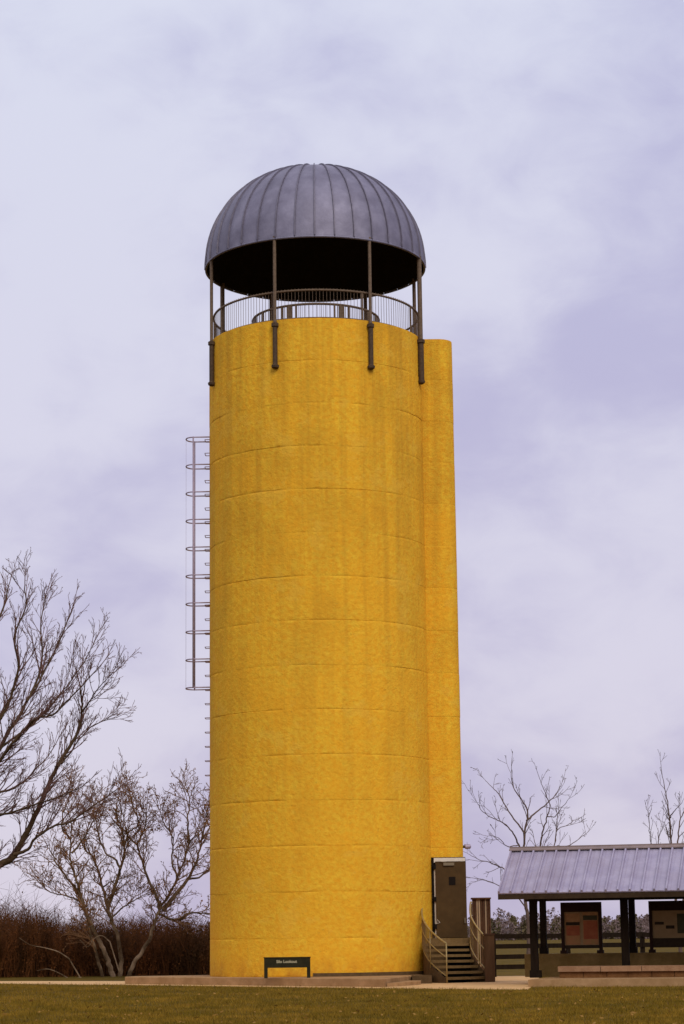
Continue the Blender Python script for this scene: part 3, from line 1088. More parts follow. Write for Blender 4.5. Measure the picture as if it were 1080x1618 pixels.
def board(px0, px1, py0, py1, lab):
    u0, u1_ = u_at(px0, VB), u_at(px1, VB)
    um = (u0 + u1_) / 2
    yb = L(um, VB, 0).y
    zt_, zb_ = ZH(py0, yb, (px0 + px1) / 2), Z_W
    k_ = tag(empty('notice_board', L(um, VB, Z_W)), lab, 'notice board', 'notice boards under the pavilion')
    W = u1_ - u0
    zlow = zb_ + 0.14
    fr_ = MB()
    for s in (-1, 1):
        MB().obox(L(um + s * (W / 2 - 0.045), VB, (zt_ + zb_) / 2), U * 0.045, V * 0.05, UP * (zt_ - zb_) / 2).build('leg', M['kiosk_wood'], k_)
        MB().obox(L(um + s * (W / 2 - 0.06), VB - 0.03, zb_ + 0.045), U * 0.09, V * 0.09, UP * 0.045).build('foot', M['kiosk_wood'], k_)
    H = zt_ - zlow
    MB().obox(L(um, VB, zt_ - H * 0.105), U * (W / 2 - 0.09), V * 0.04, UP * H * 0.105).build('header', M['kiosk_wood'], k_)
    b_ = MB().obox(L(um, VB + 0.01, zlow + H * 0.395), U * (W / 2 - 0.09), V * 0.025, UP * H * 0.395).build('panel', M['tan_board'], k_)
    return k_, b_, um, W, zlow, H


def sheet(b_, um, W, zlow, H, x0, x1, y0, y1, m, nm, d=0.02):
    """print glued to the panel; x 0..1 left to right, y 0..1 bottom to top"""
    ww = W - 0.18
    a0, a1 = um - ww / 2 + ww * x0, um - ww / 2 + ww * x1
    z0, z1 = zlow + H * y0, zlow + H * y1
    MB().obox(L((a0 + a1) / 2, VB - 0.013 - d / 2, (z0 + z1) / 2), U * (a1 - a0) / 2, V * d / 2, UP * (z1 - z0) / 2).build(nm, m, b_)


k_, b_, um, W, zl_, H = board(887.5, 952, 1425.5, 1506, 'notice board with two red brown posters, between the first and second front posts')
S = lambda *a_: sheet(b_, um, W, zl_, H, *a_)
S(0.0, 1.0, 0.0, 0.07, M['print_dark'], 'bottom_trim', 0.012)
S(0.03, 0.46, 0.08, 0.76, M['print_brown'], 'poster', 0.006)
S(0.54, 0.98, 0.08, 0.78, M['print_brown'], 'poster', 0.006)
S(0.05, 0.45, 0.50, 0.57, M['print_dark'], 'title_bar', 0.010)
S(0.06, 0.44, 0.28, 0.49, M['print_red'], 'picture', 0.010)
S(0.06, 0.44, 0.09, 0.27, M['print_gold'], 'text_block', 0.010)
S(0.55, 0.96, 0.61, 0.71, M['print_green'], 'title_bar', 0.010)
S(0.56, 0.97, 0.20, 0.60, M['print_red'], 'picture', 0.010)
S(0.56, 0.97, 0.09, 0.19, M['print_gold'], 'text_block', 0.010)
k_, b_, um, W, zl_, H = board(1027, 1113, 1423, 1506, 'tan notice board with a dark lower band, at the right end of the wall')
S(0.0, 1.0, 0.0, 0.20, M['print_dark'], 'bottom_trim', 0.012)
S(0.02, 0.98, 0.22, 0.77, M['tan_board'], 'poster', 0.005)
S(0.05, 0.24, 0.49, 0.55, M['print_dark'], 'title_bar', 0.010)
S(0.28, 0.46, 0.40, 0.47, M['print_dark'], 'title_bar', 0.010)
S(0.52, 0.95, 0.30, 0.72, M['print_green'], 'picture', 0.010)

# ------------------------------------------------------------------ four-board fence behind
YFN = 75.0
fx = [P(779.5, 1500, YFN).x]
fpw = (P(1015, 1500, YFN).x - fx[0]) / 2
fx = [fx[0] + fpw * i for i in range(0, 6)]
fen = tag(empty('board_fence', (fx[0], YFN, 0)), 'black four board fence crossing behind the stair and pavilion', 'fence')
ft_z = ZH(1475.5, YFN, 800)
rz_ = [ZH(1479.5, YFN, 800), ZH(1495.2, YFN, 800), ZH(1511.5, YFN, 800), ZH(1527.5, YFN, 800)]
for x in fx:
    MB().box((x, YFN, ft_z / 2), (0.15, 0.13, ft_z - 0.02)).build('post', M['timber'], fen)
for i in range(len(fx) - 1):
    for z in rz_:
        dz = rnd.uniform(-0.012, 0.012)
        MB().obox(((fx[i] + fx[i + 1]) / 2, YFN - 0.085, z), Vector((fpw / 2 - 0.004, 0, dz)), Vector((0, 0.018, 0)), UP * 0.075).build('rail', M['timber'], fen)


# ------------------------------------------------------------------ trees
class TreeMesh:
    def __init__(s):
        s.v, s.f, s.n = [], [], 0

    def tube(s, pts, rad, sides):
        pts = np.asarray(pts, float)
        k = len(pts)
        t = np.empty_like(pts)
        t[1:-1] = pts[2:] - pts[:-2]
        t[0] = pts[1] - pts[0]
        t[-1] = pts[-1] - pts[-2]
        t /= np.linalg.norm(t, axis=1)[:, None] + 1e-9
        ref = np.array((0.31, 0.9, 0.29)) if abs(t[0][1]) < 0.8 else np.array((0.9, 0.1, 0.4))
        a = np.cross(t, ref)
        a /= np.linalg.norm(a, axis=1)[:, None] + 1e-9
        b = np.cross(t, a)
        an = 2 * np.pi * np.arange(sides) / sides
        rad = np.asarray(rad)[:, None, None]
        vv = pts[:, None, :] + rad * (a[:, None, :] * np.cos(an)[None, :, None] + b[:, None, :] * np.sin(an)[None, :, None])
        s.v.append(vv.reshape(-1, 3))
        i = np.arange(k - 1)[:, None] * sides
        j = np.arange(sides)[None, :]
        j2 = (j + 1) % sides
        f = np.stack([i + j, i + j2, i + sides + j2, i + sides + j], -1).reshape(-1, 4) + s.n
        s.f.append(f)
        s.n += k * sides

    def build(s, name, m, parent, smooth=True):
        v = np.concatenate(s.v)
        f = np.concatenate(s.f)
        po = ORG[parent.name] if parent else Vector((0, 0, 0))
        return np_mesh(name, v - np.array(po), f, m, parent, po, smooth)


def np_mesh(name, v, f, m, parent=None, world=(0, 0, 0), smooth=False):
    me = bpy.data.meshes.new(name)
    nv, (nf, k) = len(v), f.shape
    me.vertices.add(nv)
    me.vertices.foreach_set('co', np.ascontiguousarray(v, np.float32).ravel())
    me.loops.add(nf * k)
    me.loops.foreach_set('vertex_index', np.ascontiguousarray(f, np.int32).ravel())
    me.polygons.add(nf)
    me.polygons.foreach_set('loop_start', np.arange(0, nf * k, k, dtype=np.int32))
    if smooth:
        me.polygons.foreach_set('use_smooth', np.ones(nf, bool))
    me.update(calc_edges=True)
    for x in (m if isinstance(m, (list, tuple)) else [m]):
        me.materials.append(x)
    return link(name, me, parent, world)


def unit(v):
    return v / (np.linalg.norm(v) + 1e-9)


def smooth_line(pts, n):
    """Catmull-Rom through pts, n samples per span"""
    p = [2 * pts[0] - pts[1]] + list(pts) + [2 * pts[-1] - pts[-2]]
    o = []
    for i in range(1, len(p) - 2):
        for t in np.arange(n) / n:
            a, b, c, d = p[i - 1], p[i], p[i + 1], p[i + 2]
            o.append(0.5 * ((2 * b) + (c - a) * t + (2 * a - 5 * b + 4 * c - d) * t * t + (3 * b - a - 3 * c + d) * t ** 3))
    o.append(p[-2])
    return np.array(o)


TIPS = []


def grow(tm, rg, p, d, ln, r0, lvl, cfg):
    """one branch and its twigs"""
    ns = cfg['segs'][lvl]
    pts, dirs = [p], [d]
    st_ = ln / ns
    for i in range(ns):
        d = unit(d + rg.normal(0, cfg['wander'][lvl], 3) + np.array((0, 0, cfg['up'][lvl])))
        p = p + d * st_
        pts.append(p)
        dirs.append(d)
    rr = np.linspace(r0, max(cfg['rmin'], r0 * 0.3), ns + 1)
    tm.tube(pts, rr, 5 if lvl == 0 else (4 if lvl == 1 else 3))
    if lvl >= cfg['max']:
        TIPS.append(p)
        return
    nc = max(1, int(ln * cfg['dens'][lvl] + rg.random()))
    for c in range(nc):
        t = 0.15 + 0.85 * (c + rg.random()) / nc
        x = min(t, 0.999) * ns
        i = int(x)
        q = pts[i] + (pts[i + 1] - pts[i]) * (x - i)
        ax = unit(np.cross(dirs[i], rg.normal(0, 1, 3)))
        ang = R(rg.uniform(*cfg['ang']))
        nd = unit(dirs[i] * math.cos(ang) + ax * math.sin(ang))
        grow(tm, rg, q, nd, ln * rg.uniform(*cfg['ratio']) * (1.1 - 0.5 * t), max(cfg['rmin'], rr[i] * rg.uniform(0.5, 0.7)), lvl + 1, cfg)


def tree(label, base, guides, seed, cfg, m_trunk, m_twig, group=None, name='bare_tree'):
    """guides: (photo polyline, r0, r1 in metres, distance at start, distance at end) limbs; twigs grow from each"""
    rg = np.random.default_rng(seed)
    root = tag(empty(name, base), label, 'tree', group)
    tk, cr = TreeMesh(), TreeMesh()
    TIPS.clear()
    for pl_, r0, r1, y0, y1 in guides:
        n = len(pl_)
        pp = [np.array(P(px, py, y0 + (y1 - y0) * i / (n - 1))) for i, (px, py) in enumerate(pl_)]
        pts = smooth_line(pp, 5)
        k = len(pts)
        wob = rg.normal(0, 1, (k, 3)) * cfg.get('gnarl', 0.02)
        wob[0] = 0
        pts = pts + wob
        rr = r0 + (r1 - r0) * np.linspace(0, 1, k) ** 0.8
        tk.tube(pts, rr, 8)
        seg = np.linalg.norm(np.diff(pts, axis=0), axis=1)
        ln = seg.sum()
        cum = np.concatenate([[0], np.cumsum(seg)]) / ln
        nc = int(ln * cfg['gdens'])
        for c in range(nc):
            t = cfg['t0'] + (1 - cfg['t0']) * (c + rg.random()) / nc
            i = min(int(np.searchsorted(cum, t)), k - 1)
            if rr[i] > cfg['rmax_spawn']:
                continue
            d = unit(pts[i] - pts[i - 1])
            ax = unit(np.cross(d, rg.normal(0, 1, 3)))
            ang = R(rg.uniform(*cfg['ang']))
            nd = unit(d * math.cos(ang) + ax * math.sin(ang) + np.array((0, 0, 0.15)))
            bl = cfg['len'] * rg.uniform(0.5, 1.15) * (1.15 - 0.55 * t)
            grow(cr, rg, pts[i], nd, bl, max(cfg['rmin'], min(rr[i] * 0.6, cfg['len'] * 0.016)), 0, cfg)
        # leader continues
        d = unit(pts[-1] - pts[-3])
        grow(cr, rg, pts[-1], d, cfg['len'] * 0.6, max(cfg['rmin'], r1), 0, cfg)
    tk.build('trunk', m_trunk, root)
    cr.build('crown', m_twig, root)
    nlv = cfg.get('leaf_clumps', 0)
    if nlv:
        tips = np.array(TIPS)
        cen = tips[rg.integers(0, len(tips), nlv)]
        rad = rg.uniform(0.15, 0.42, nlv)
        dd = np.linalg.norm(tips[:, None, :] - cen[None], axis=2)
        pick = np.where((dd < rad[None]).any(1))[0]
        pick = np.concatenate([np.repeat(pick, 2), rg.integers(0, len(tips), len(tips) // 4)])
        c = tips[pick] + rg.normal(0, 0.04, (len(pick), 3))
        a = rg.normal(0, 0.022, (len(pick), 3))
        b = rg.normal(0, 0.022, (len(pick), 3))
        v = np.stack([c - a, c + b, c + a, c - b], 1).reshape(-1, 3) - np.array(ORG[root.name])
        kind(np_mesh('dead_leaves', v, np.arange(len(v)).reshape(-1, 4), M['clump'], root, ORG[root.name]), 'stuff')
    return root


cfgA = dict(segs=[7, 6, 5, 3], wander=[0.055, 0.075, 0.10, 0.12], up=[0.07, 0.05, 0.04, 0.03], rmin=0.005, dens=[5.0, 5.8, 5.4], ang=(16, 40),
            ratio=(0.40, 0.64), max=3, gdens=5.4, t0=0.2, rmax_spawn=0.10, len=1.14, gnarl=0.006)
D0 = 56.0
bigguides = [
    ([(-185, 1580), (-175, 1500), (-160, 1420), (-140, 1330), (-120, 1240), (-100, 1130)], 0.246, 0.104, D0, D0),
    ([(-172, 1490), (-120, 1430), (-60, 1395), (0, 1366), (23, 1350), (50, 1300), (72, 1250), (90, 1211), (120, 1162), (129, 1120), (126, 1090)], 0.131, 0.020, D0, D0 - 1.5),
    ([(22, 1350), (44, 1342), (55, 1325), (85, 1305), (110, 1299), (148, 1272), (185, 1247)], 0.045, 0.011, D0 - 1.0, D0 - 2.2),
    ([(-110, 1180), (-60, 1250), (-20, 1215), (0, 1182), (13, 1156), (30, 1132), (42, 1108), (56, 1088), (72, 1055), (95, 1010), (112, 965)], 0.082, 0.013, D0, D0 + 1.0),
    ([(-125, 1250), (-70, 1200), (-30, 1165), (0, 1134), (15, 1106), (23, 1078), (29, 1050), (22, 1005), (40, 960), (38, 925)], 0.070, 0.013, D0, D0 - 1.0),
    ([(-140, 1330), (-70, 1270), (-25, 1228), (0, 1201), (14, 1181), (41, 1150), (59, 1134), (82, 1130), (105, 1108), (128, 1085), (158, 1052)], 0.061, 0.011, D0, D0 - 2.2),
    ([(-150, 1370), (-80, 1300), (-30, 1262), (0, 1252), (22, 1245), (43, 1230), (57, 1213), (75, 1196), (96, 1160)], 0.049, 0.010, D0, D0 + 2.0),
    ([(-155, 1400), (-60, 1305), (0, 1288), (26, 1281), (65, 1268), (95, 1258), (125, 1245)], 0.041, 0.010, D0, D0 - 2.6),
    ([(0, 1182), (30, 1160), (48, 1148), (70, 1125), (100, 1090), (130, 1050), (150, 1012)], 0.033, 0.010, D0 + 0.4, D0 + 2.2),
    ([(90, 1211), (108, 1193), (125, 1168), (150, 1145), (180, 1135)], 0.029, 0.008, D0 - 1.2, D0 - 0.2),
    ([(129, 1125), (140, 1110), (155, 1088), (175, 1065)], 0.025, 0.008, D0 - 1.4, D0 - 2.6),
    ([(42, 1108), (60, 1070), (66, 1030), (64, 985), (72, 940)], 0.037, 0.010, D0 + 0.5, D0 + 1.8),
    ([(-100, 1130), (-90, 1030), (-60, 960), (-30, 905)], 0.098, 0.012, D0, D0 + 1.0),
    ([(-100, 1130), (-60, 1080), (-20, 1010), (5, 960), (15, 920)], 0.074, 0.011, D0, D0 + 2.4),
    ([(-140, 1330), (-190, 1220), (-240, 1120), (-280, 1040)], 0.107, 0.012, D0, D0 + 1.5),
    ([(-160, 1420), (-240, 1330), (-320, 1270), (-380, 1190)], 0.098, 0.012, D0, D0 - 1.5),
    ([(-120, 1240), (-150, 1120), (-180, 1010), (-190, 930)], 0.090, 0.012, D0, D0 - 2.5),
]
b0 = P(-185, 1580, D0)
tree('large dark bare tree leaning in from the left edge, its limbs rising over the brush', (b0.x, D0, 0), bigguides, 11, cfgA, M['bark'], M['twig'])

cfgB = dict(segs=[6, 5, 4, 3], wander=[0.15, 0.19, 0.24, 0.26], up=[0.07, 0.05, 0.04, 0.03], rmin=0.008, dens=[3.8, 5.0, 5.4], ang=(24, 62),
            ratio=(0.38, 0.64), max=3, gdens=5.6, t0=0.33, rmax_spawn=0.085, len=1.5, gnarl=0.014, leaf_clumps=48)


def Zm(pts):    # pixels read in the enlarged crop of the lower left corner
    return [(x / 3.176, 1200 + y / 3.176) for x, y in pts]


Y1, Y2, Y3 = 86.0, 87.2, 86.6
t1 = [
    (Zm([(568, 1100), (540, 1010), (508, 935), (470, 860), (432, 770), (402, 680), (385, 610), (360, 530), (350, 470), (358, 350), (340, 250)]), 0.11, 0.02, Y1, Y1),
    (Zm([(402, 680), (350, 610), (300, 550), (262, 480), (235, 430)]), 0.06, 0.015, Y1, Y1 - 1),
    (Zm([(515, 1095), (490, 1000), (455, 880), (432, 780)]), 0.07, 0.05, Y1 + 0.3, Y1),
    (Zm([(430, 740), (380, 700), (310, 680), (240, 660), (180, 600)]), 0.045, 0.012, Y1, Y1 + 1.2),
    (Zm([(358, 470), (400, 420), (440, 360), (470, 290), (465, 200)]), 0.045, 0.014, Y1, Y1 + 1.0),
    (Zm([(350, 400), (310, 330), (330, 230), (370, 130)]), 0.04, 0.012, Y1, Y1 - 1.2),
]
b0 = P(178, 1546, Y1)
tree('twin stemmed bare tree with pale mottled bark, leftmost of the trees rising from the brush', (b0.x, Y1, 0), t1, 21, cfgB, M['bark_pale'], M['twig_brown'], 'bare trees rising from the brush')
t2 = [
    (Zm([(600, 1105), (606, 990), (586, 880), (552, 800), (538, 730), (512, 640), (492, 560), (462, 490), (425, 450), (400, 390)]), 0.10, 0.02, Y2, Y2),
    (Zm([(542, 735), (570, 650), (600, 560), (622, 470), (612, 350), (582, 280), (590, 190)]), 0.085, 0.016, Y2, Y2 - 1),
    (Zm([(605, 550), (575, 500), (530, 470), (500, 400), (480, 300), (500, 220)]), 0.05, 0.014, Y2 - 0.5, Y2 + 1),
    (Zm([(622, 440), (650, 360), (690, 330), (660, 220), (640, 150)]), 0.045, 0.013, Y2 - 0.6, Y2 - 1.6),
    (Zm([(552, 800), (620, 740), (680, 700), (740, 670)]), 0.04, 0.012, Y2, Y2 + 1.4),
    (Zm([(515, 640), (560, 610), (640, 590)]), 0.035, 0.012, Y2, Y2 + 1.4),
]
b0 = P(189, 1546, Y2)
tree('forked bare tree with a kinked right limb, middle of the three in the brush', (b0.x, Y2, 0), t2, 22, cfgB, M['bark_pale'], M['twig_brown'], 'bare trees rising from the brush')
t3 = [
    (Zm([(640, 1105), (655, 1060), (690, 995), (745, 910), (770, 830), (800, 750), (840, 690), (890, 590), (925, 500), (950, 420), (1000, 360)]), 0.10, 0.02, Y3, Y3),
    (Zm([(800, 750), (785, 690), (742, 600), (705, 490), (688, 430), (722, 350), (735, 260)]), 0.075, 0.016, Y3, Y3 - 1),
    (Zm([(815, 755), (880, 680), (940, 600), (985, 510), (1012, 400), (1045, 230)]), 0.10, 0.018, Y3, Y3 + 1),
    (Zm([(890, 590), (860, 500), (870, 400), (820, 320), (800, 260)]), 0.045, 0.013, Y3, Y3 - 1.4),
    (Zm([(940, 600), (1000, 590), (1060, 545), (1120, 500)]), 0.05, 0.014, Y3 + 0.6, Y3 + 2),
    (Zm([(905, 800), (950, 770), (1010, 772), (1060, 770), (1110, 740)]), 0.05, 0.016, Y3 + 1.5, Y3 + 2),
    (Zm([(790, 770), (850, 800), (905, 800)]), 0.055, 0.05, Y3, Y3 + 1.5),
    (Zm([(950, 420), (940, 300), (950, 200), (930, 120)]), 0.045, 0.013, Y3, Y3 + 1),
    (Zm([(1012, 400), (1060, 330), (1090, 260)]), 0.05, 0.013, Y3 + 0.8, Y3 + 2),
    (Zm([(688, 430), (640, 380), (620, 300), (600, 230)]), 0.035, 0.012, Y3 - 0.6, Y3 - 1.6),
]
b0 = P(201.5, 1546, Y3)
tree('wide slanting bare tree beside the left flank of the yellow silo', (b0.x, Y3, 0), t3, 23, cfgB, M['bark_pale'], M['twig_brown'], 'bare trees rising from the brush')

cfgC = dict(segs=[6, 5, 4, 3], wander=[0.08, 0.10, 0.13, 0.15], up=[0.08, 0.05, 0.03, 0.0], rmin=0.006, dens=[2.6, 3.2, 3.0], ang=(20, 48),
            ratio=(0.4, 0.65), max=3, gdens=1.7, t0=0.35, rmax_spawn=0.075, len=1.3, gnarl=0.012)


def Zr(pts):
    return [(720 + x / 3.0, 1180 + y / 3.0) for x, y in pts]


Y4 = 92.0
t4 = [
    (Zr([(350, 1100), (347, 980), (345, 880), (340, 800), (330, 740), (325, 660), (320, 560), (322, 480), (331, 380), (340, 305), (300, 235), (268, 185), (262, 110)]), 0.109, 0.011, Y4, Y4),
    (Zr([(345, 860), (375, 780), (385, 680), (392, 570), (400, 470), (412, 400), (432, 330), (446, 275), (420, 210), (398, 150)]), 0.061, 0.010, Y4, Y4 - 1.5),
    (Zr([(335, 350), (380, 310), (440, 260), (480, 215), (500, 175)]), 0.041, 0.008, Y4, Y4 + 1.5),
    (Zr([(322, 520), (298, 465), (272, 412), (230, 365), (180, 340), (125, 305), (98, 260)]), 0.044, 0.008, Y4, Y4 - 2),
    (Zr([(325, 410), (285, 355), (240, 290), (203, 225), (170, 190), (135, 155)]), 0.041, 0.008, Y4, Y4 + 2),
    (Zr([(385, 680), (430, 560), (470, 460), (480, 395), (530, 370), (570, 345)]), 0.037, 0.008, Y4 - 0.5, Y4 + 2),
    (Zr([(332, 700), (280, 620), (230, 580), (170, 552), (110, 535), (55, 505)]), 0.041, 0.008, Y4, Y4 + 2),
    (Zr([(335, 770), (300, 720), (250, 680), (195, 655), (130, 630), (65, 620)]), 0.034, 0.008, Y4, Y4 - 1.2),
    (Zr([(432, 330), (470, 330), (510, 280), (540, 240)]), 0.024, 0.007, Y4 - 1, Y4 - 2),
    (Zr([(480, 470), (530, 470), (590, 430), (630, 400)]), 0.027, 0.007, Y4 + 1, Y4 + 3),
    (Zr([(298, 465), (240, 470), (200, 430), (150, 420)]), 0.024, 0.007, Y4 - 1, Y4 - 3),
]
b0 = P(837, 1545, Y4)
tree('slender bare tree spreading behind the left end of the pavilion roof', (b0.x, Y4, 0), t4, 31, cfgC, M['bark_right'], M['bark_right'])
Y5 = 88.0
t5 = [
    (Zr([(1075, 1090), (1060, 900), (1050, 800), (1035, 620), (1022, 470), (1012, 330), (995, 220), (975, 120)]), 0.088, 0.009, Y5, Y5),
    (Zr([(1040, 700), (1048, 560), (1052, 450), (1062, 350), (1090, 290), (1110, 220)]), 0.051, 0.008, Y5, Y5 + 1.5),
    (Zr([(1035, 620), (980, 560), (930, 470), (918, 400), (914, 330)]), 0.041, 0.007, Y5, Y5 - 1.5),
    (Zr([(1012, 340), (1040, 300), (1075, 260)]), 0.027, 0.007, Y5, Y5 - 1),
    (Zr([(1050, 800), (1110, 640), (1160, 480), (1190, 360)]), 0.048, 0.008, Y5, Y5 - 1),
    (Zr([(970, 520), (960, 440), (975, 390)]), 0.020, 0.007, Y5 - 1, Y5 - 1.5),
]
b0 = P(1079, 1545, Y5)
tree('thin bare tree poking above the right end of the pavilion roof', (b0.x, Y5, 0), t5, 32, cfgC, M['bark_right'], M['bark_right'])

# ------------------------------------------------------------------ russet brush behind the path (one mass)
rg = np.random.default_rng(5)


def prisms(p0, p1, r0, r1):
    """triangular tapered sticks p0 -> p1, vectorised"""
    d = p1 - p0
    d /= np.linalg.norm(d, axis=1)[:, None] + 1e-9
    a = np.cross(d, np.array((0.2, 1.0, 0.1)))
    a /= np.linalg.norm(a, axis=1)[:, None] + 1e-9
    b = np.cross(d, a)
    vs_ = []
    for q_, r_ in ((p0, r0), (p1, r1)):
        for k_ in range(3):
            an = 2 * np.pi * k_ / 3
            vs_.append(q_ + (a * np.cos(an) + b * np.sin(an)) * r_[:, None])
    v = np.stack(vs_, 1).reshape(-1, 3)
    n = len(p0)
    base = (np.arange(n) * 6)[:, None, None]
    f = np.array([(0, 1, 4, 3), (1, 2, 5, 4), (2, 0, 3, 5)])[None] + base
    return v, f.reshape(-1, 4)


def brush(n, x0, x1, y0, y1, hfun):
    y = y0 + (y1 - y0) * rg.random(n) ** 1.6
    xx = (x0 + (x1 - x0) * rg.random(n)) * y / y0
    h = hfun(xx / y) * rg.uniform(0.4, 1.0, n) * (1 + 0.12 * np.sin(xx * 0.9 + y * 0.21 + 1) + 0.10 * np.sin(xx * 2.3 - y * 0.3) + 0.06 * np.sin(xx * 6.1)) * (1 + 0.35 * (rg.random(n) > 0.985))
    h = h * (1 + (y - y0) / 160)
    p = np.stack([xx, y, np.zeros(n)], 1)
    V_, F_, nn = [], [], 0
    lean = rg.normal(0, 0.16, (n, 3))
    lean[:, 2] = 1
    q_ = p + lean * (h * 0.55)[:, None]
    lean2 = lean + rg.normal(0, 0.28, (n, 3))
    lean2[:, 2] = 0.9
    e = q_ + lean2 * (h * 0.45)[:, None]
    r_ = rg.uniform(0.008, 0.022, n)
    sets = [(p, q_, r_, r_ * 0.7), (q_, e, r_ * 0.7, r_ * 0.3)]
    for k_ in range(7):
        t = rg.uniform(0.15, 1.0, n)[:, None]
        s0 = np.where(t < 0.55, p + (q_ - p) * (t / 0.55), q_ + (e - q_) * ((t - 0.55) / 0.45))
        dv = rg.normal(0, 0.6, (n, 3))
        dv[:, 2] = rg.uniform(0.25, 1.0, n)
        ln = h * rg.uniform(0.12, 0.34, n)
        sets.append((s0, s0 + dv * ln[:, None], np.full(n, 0.007), np.full(n, 0.003)))
    for s_ in sets:
        v, f = prisms(*s_)
        V_.append(v)
        F_.append(f + nn)
        nn += len(v)
    # dead leaves hanging in the brush
    nl = n * 9
    idx = rg.integers(0, n, nl)
    c = p[idx] + (e[idx] - p[idx]) * rg.uniform(0.05, 0.95, nl)[:, None] + rg.normal(0, 0.22, (nl, 3))
    c[:, 2] = np.maximum(c[:, 2], 0.03)
    a = rg.normal(0, 0.022, (nl, 3))
    b = rg.normal(0, 0.022, (nl, 3))
    v = np.stack([c - a, c + b, c + a, c - b], 1).reshape(-1, 3)
    V_.append(v)
    F_.append(np.arange(nl * 4).reshape(-1, 4) + nn)
    return np.concatenate(V_), np.concatenate(F_)


xa, xb = P(-260, 1500, 84).x, P(520, 1500, 84).x
xl, xr_ = P(0, 1500, 84).x / 84, P(331, 1500, 84).x / 84
zl_, zr2 = ZH(1432, 90, 0), ZH(1459, 90, 320)


def hfun(ta):
    return np.interp(ta, [xl, (xl + xr_) / 2, xr_], [zl_ * 0.95, (zl_ + zr2) * 0.45, zr2 * 0.95])


v, f = brush(11000, xa, xb, 87.5, 120.0, hfun)
br = np_mesh('brush', v, f, M['thicket'])
kind(br, 'stuff')
br['label'] = 'dense russet brush along the field edge left of the silo'

# pale arching stems on the near edge of the brush
for pl_, r0 in ((Zm([(95, 895), (150, 930), (220, 945), (290, 965), (345, 1000)]), 0.028), (Zm([(185, 1060), (240, 1052), (300, 1075), (350, 1105)]), 0.026),
                (Zm([(400, 905), (440, 940), (470, 900), (510, 885), (550, 915)]), 0.025)):
    tm = TreeMesh()
    pts = smooth_line([np.array(P(x, y, 85.0)) for x, y in pl_], 5)
    pts = [np.array((pts[-1][0] + 0.4, 85.2, 0.0))] + list(pts[::-1])
    tm.tube(pts, np.linspace(r0, 0.01, len(pts)), 5)
    o = tm.build('sapling', M['bark_pale'], None)
    lab = {0.028: 'pale bent sapling sweeping left across the dark brush, upper left', 0.026: 'pale low sapling arching just above the path at the brush foot',
           0.025: 'pale hooked sapling curling in front of the twin stemmed tree'}[r0]
    tag(o, lab, 'sapling', 'pale saplings in front of the brush')

# ------------------------------------------------------------------ far treeline (one mass)
YT = 640.0


def far_trees(n, x0, x1, y0, y1, h0, h1, conic, leaf, per):
    V_, F_ = [], []
    x = rg.uniform(x0, x1, n)
    y = rg.uniform(y0, y1, n)
    h = rg.uniform(h0, h1, n)
    m = n * per
    i = np.repeat(np.arange(n), per)
    t = rg.random(m) ** (0.8 if conic else 1.0)
    rad = h[i] * (0.22 * (1 - t) + 0.03 if conic else 0.28 * np.sqrt(np.clip(1 - (2 * t - 0.95) ** 2, 0.02, 1)))
    an = rg.uniform(0, 2 * np.pi, m)
    rr = rad * np.sqrt(rg.random(m))
    c = np.stack([x[i] + rr * np.cos(an), y[i] + rr * np.sin(an), t * h[i] + 0.1], 1)
    a = rg.normal(0, leaf, (m, 3))
    b = rg.normal(0, leaf, (m, 3))
    v = np.stack([c - a, c + b, c + a, c - b], 1).reshape(-1, 3)
    return v, np.arange(m * 4).reshape(-1, 4)


v1, f1 = far_trees(620, -40, 210, YT, YT + 90, 3.2, 7.0, True, 0.22, 170)
fg = np_mesh('far_evergreen_wood', v1, f1, M['far_green'])
kind(fg, 'stuff')
fg['label'] = 'dark olive evergreen wood on the horizon right of the silo'
v2, f2 = far_trees(420, -40, 210, YT - 20, YT + 130, 3.5, 9.0, False, 0.16, 210)
fb = np_mesh('far_bare_wood', v2, f2, M['far_bare'])
kind(fb, 'stuff')
fb['label'] = 'haze tinted purplish bare wood on the horizon behind the evergreens'

# ------------------------------------------------------------------ lawn blades
def in_poly(x, y, poly_):
    ins_ = np.zeros(len(x), bool)
    k_ = len(poly_)
    for i in range(k_):
        (ax, ay), (bx, by) = poly_[i], poly_[(i + 1) % k_]
        c = ((ay > y) != (by > y)) & (x < (bx - ax) * (y - ay) / (by - ay + 1e-12) + ax)
        ins_ ^= c
    return ins_


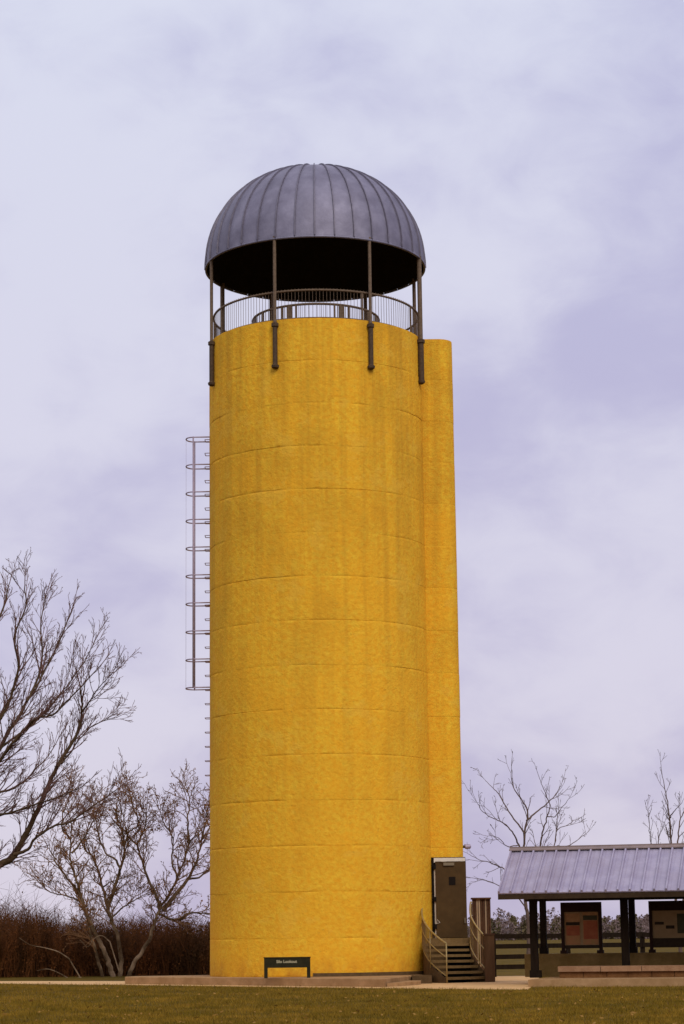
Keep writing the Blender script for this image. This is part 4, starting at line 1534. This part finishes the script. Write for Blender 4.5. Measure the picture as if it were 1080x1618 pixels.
def lawn(n, y0, y1, hmin, hmax, wid):
    u = rg.random(n)
    y = y0 * (y1 / y0) ** u
    x = rg.uniform(-0.26, 0.26, n) * y
    clump = 0.5 + 0.5 * np.sin(x * 2.3 + np.sin(y * 1.7) * 2) * np.sin(y * 1.1 + x * 0.7)
    keep = rg.random(n) < 0.45 + 0.55 * clump
    for pp in (PATH_POLY, pl, [(p.x, p.y) for p in sl], st):
        keep &= ~in_poly(x, y, pp)
    x, y, clump = x[keep], y[keep], clump[keep]
    n = len(x)
    tuft = np.clip(np.sin(x * 7.3 + np.sin(y * 3.1) * 2) * np.sin(y * 4.7 + np.sin(x * 2.9) * 2), 0, 1) ** 2
    h = rg.uniform(hmin, hmax, n) * (0.6 + 0.5 * clump + 0.9 * tuft)
    an = rg.uniform(0, np.pi, n)
    dx, dy = np.cos(an) * wid / 2, np.sin(an) * wid / 2
    lx, ly = rg.normal(0, 0.45, n) * h, rg.normal(0, 0.45, n) * h
    z0 = np.full(n, -0.005)
    v = np.stack([np.stack([x - dx, y - dy, z0], 1), np.stack([x + dx, y + dy, z0], 1), np.stack([x + lx, y + ly, h], 1)], 1).reshape(-1, 3)
    return v, np.arange(n * 3).reshape(-1, 3)


v, f = lawn(580000, 24, 76, 0.03, 0.075, 0.011)
ln_ = np_mesh('grass', v, f, M['grass'])
kind(ln_, 'stuff')
ln_['label'] = 'short olive brown lawn in front of the silo'

# fallen leaves caught in the lawn
nl = 1100
yy = 27 * (74 / 27) ** rg.random(nl)
xx = rg.uniform(-0.19, 0.19, nl) * yy
kp = np.ones(nl, bool)
for pp in (PATH_POLY, pl, [(p.x, p.y) for p in sl], st):
    kp &= ~in_poly(xx, yy, pp)
xx, yy = xx[kp], yy[kp]
nl = len(xx)
c = np.stack([xx, yy, rg.uniform(0.03, 0.08, nl)], 1)
a = rg.normal(0, 1, (nl, 3)) * np.array((0.02, 0.02, 0.012))
b = rg.normal(0, 1, (nl, 3)) * np.array((0.02, 0.02, 0.012))
v = np.stack([c - a, c + b, c + a, c - b], 1).reshape(-1, 3)
lv_ = np_mesh('fallen_leaves', v, np.arange(nl * 4).reshape(-1, 4), M['dead_leaf'])
kind(lv_, 'stuff')
lv_['label'] = 'pale brown fallen leaves scattered over the lawn'
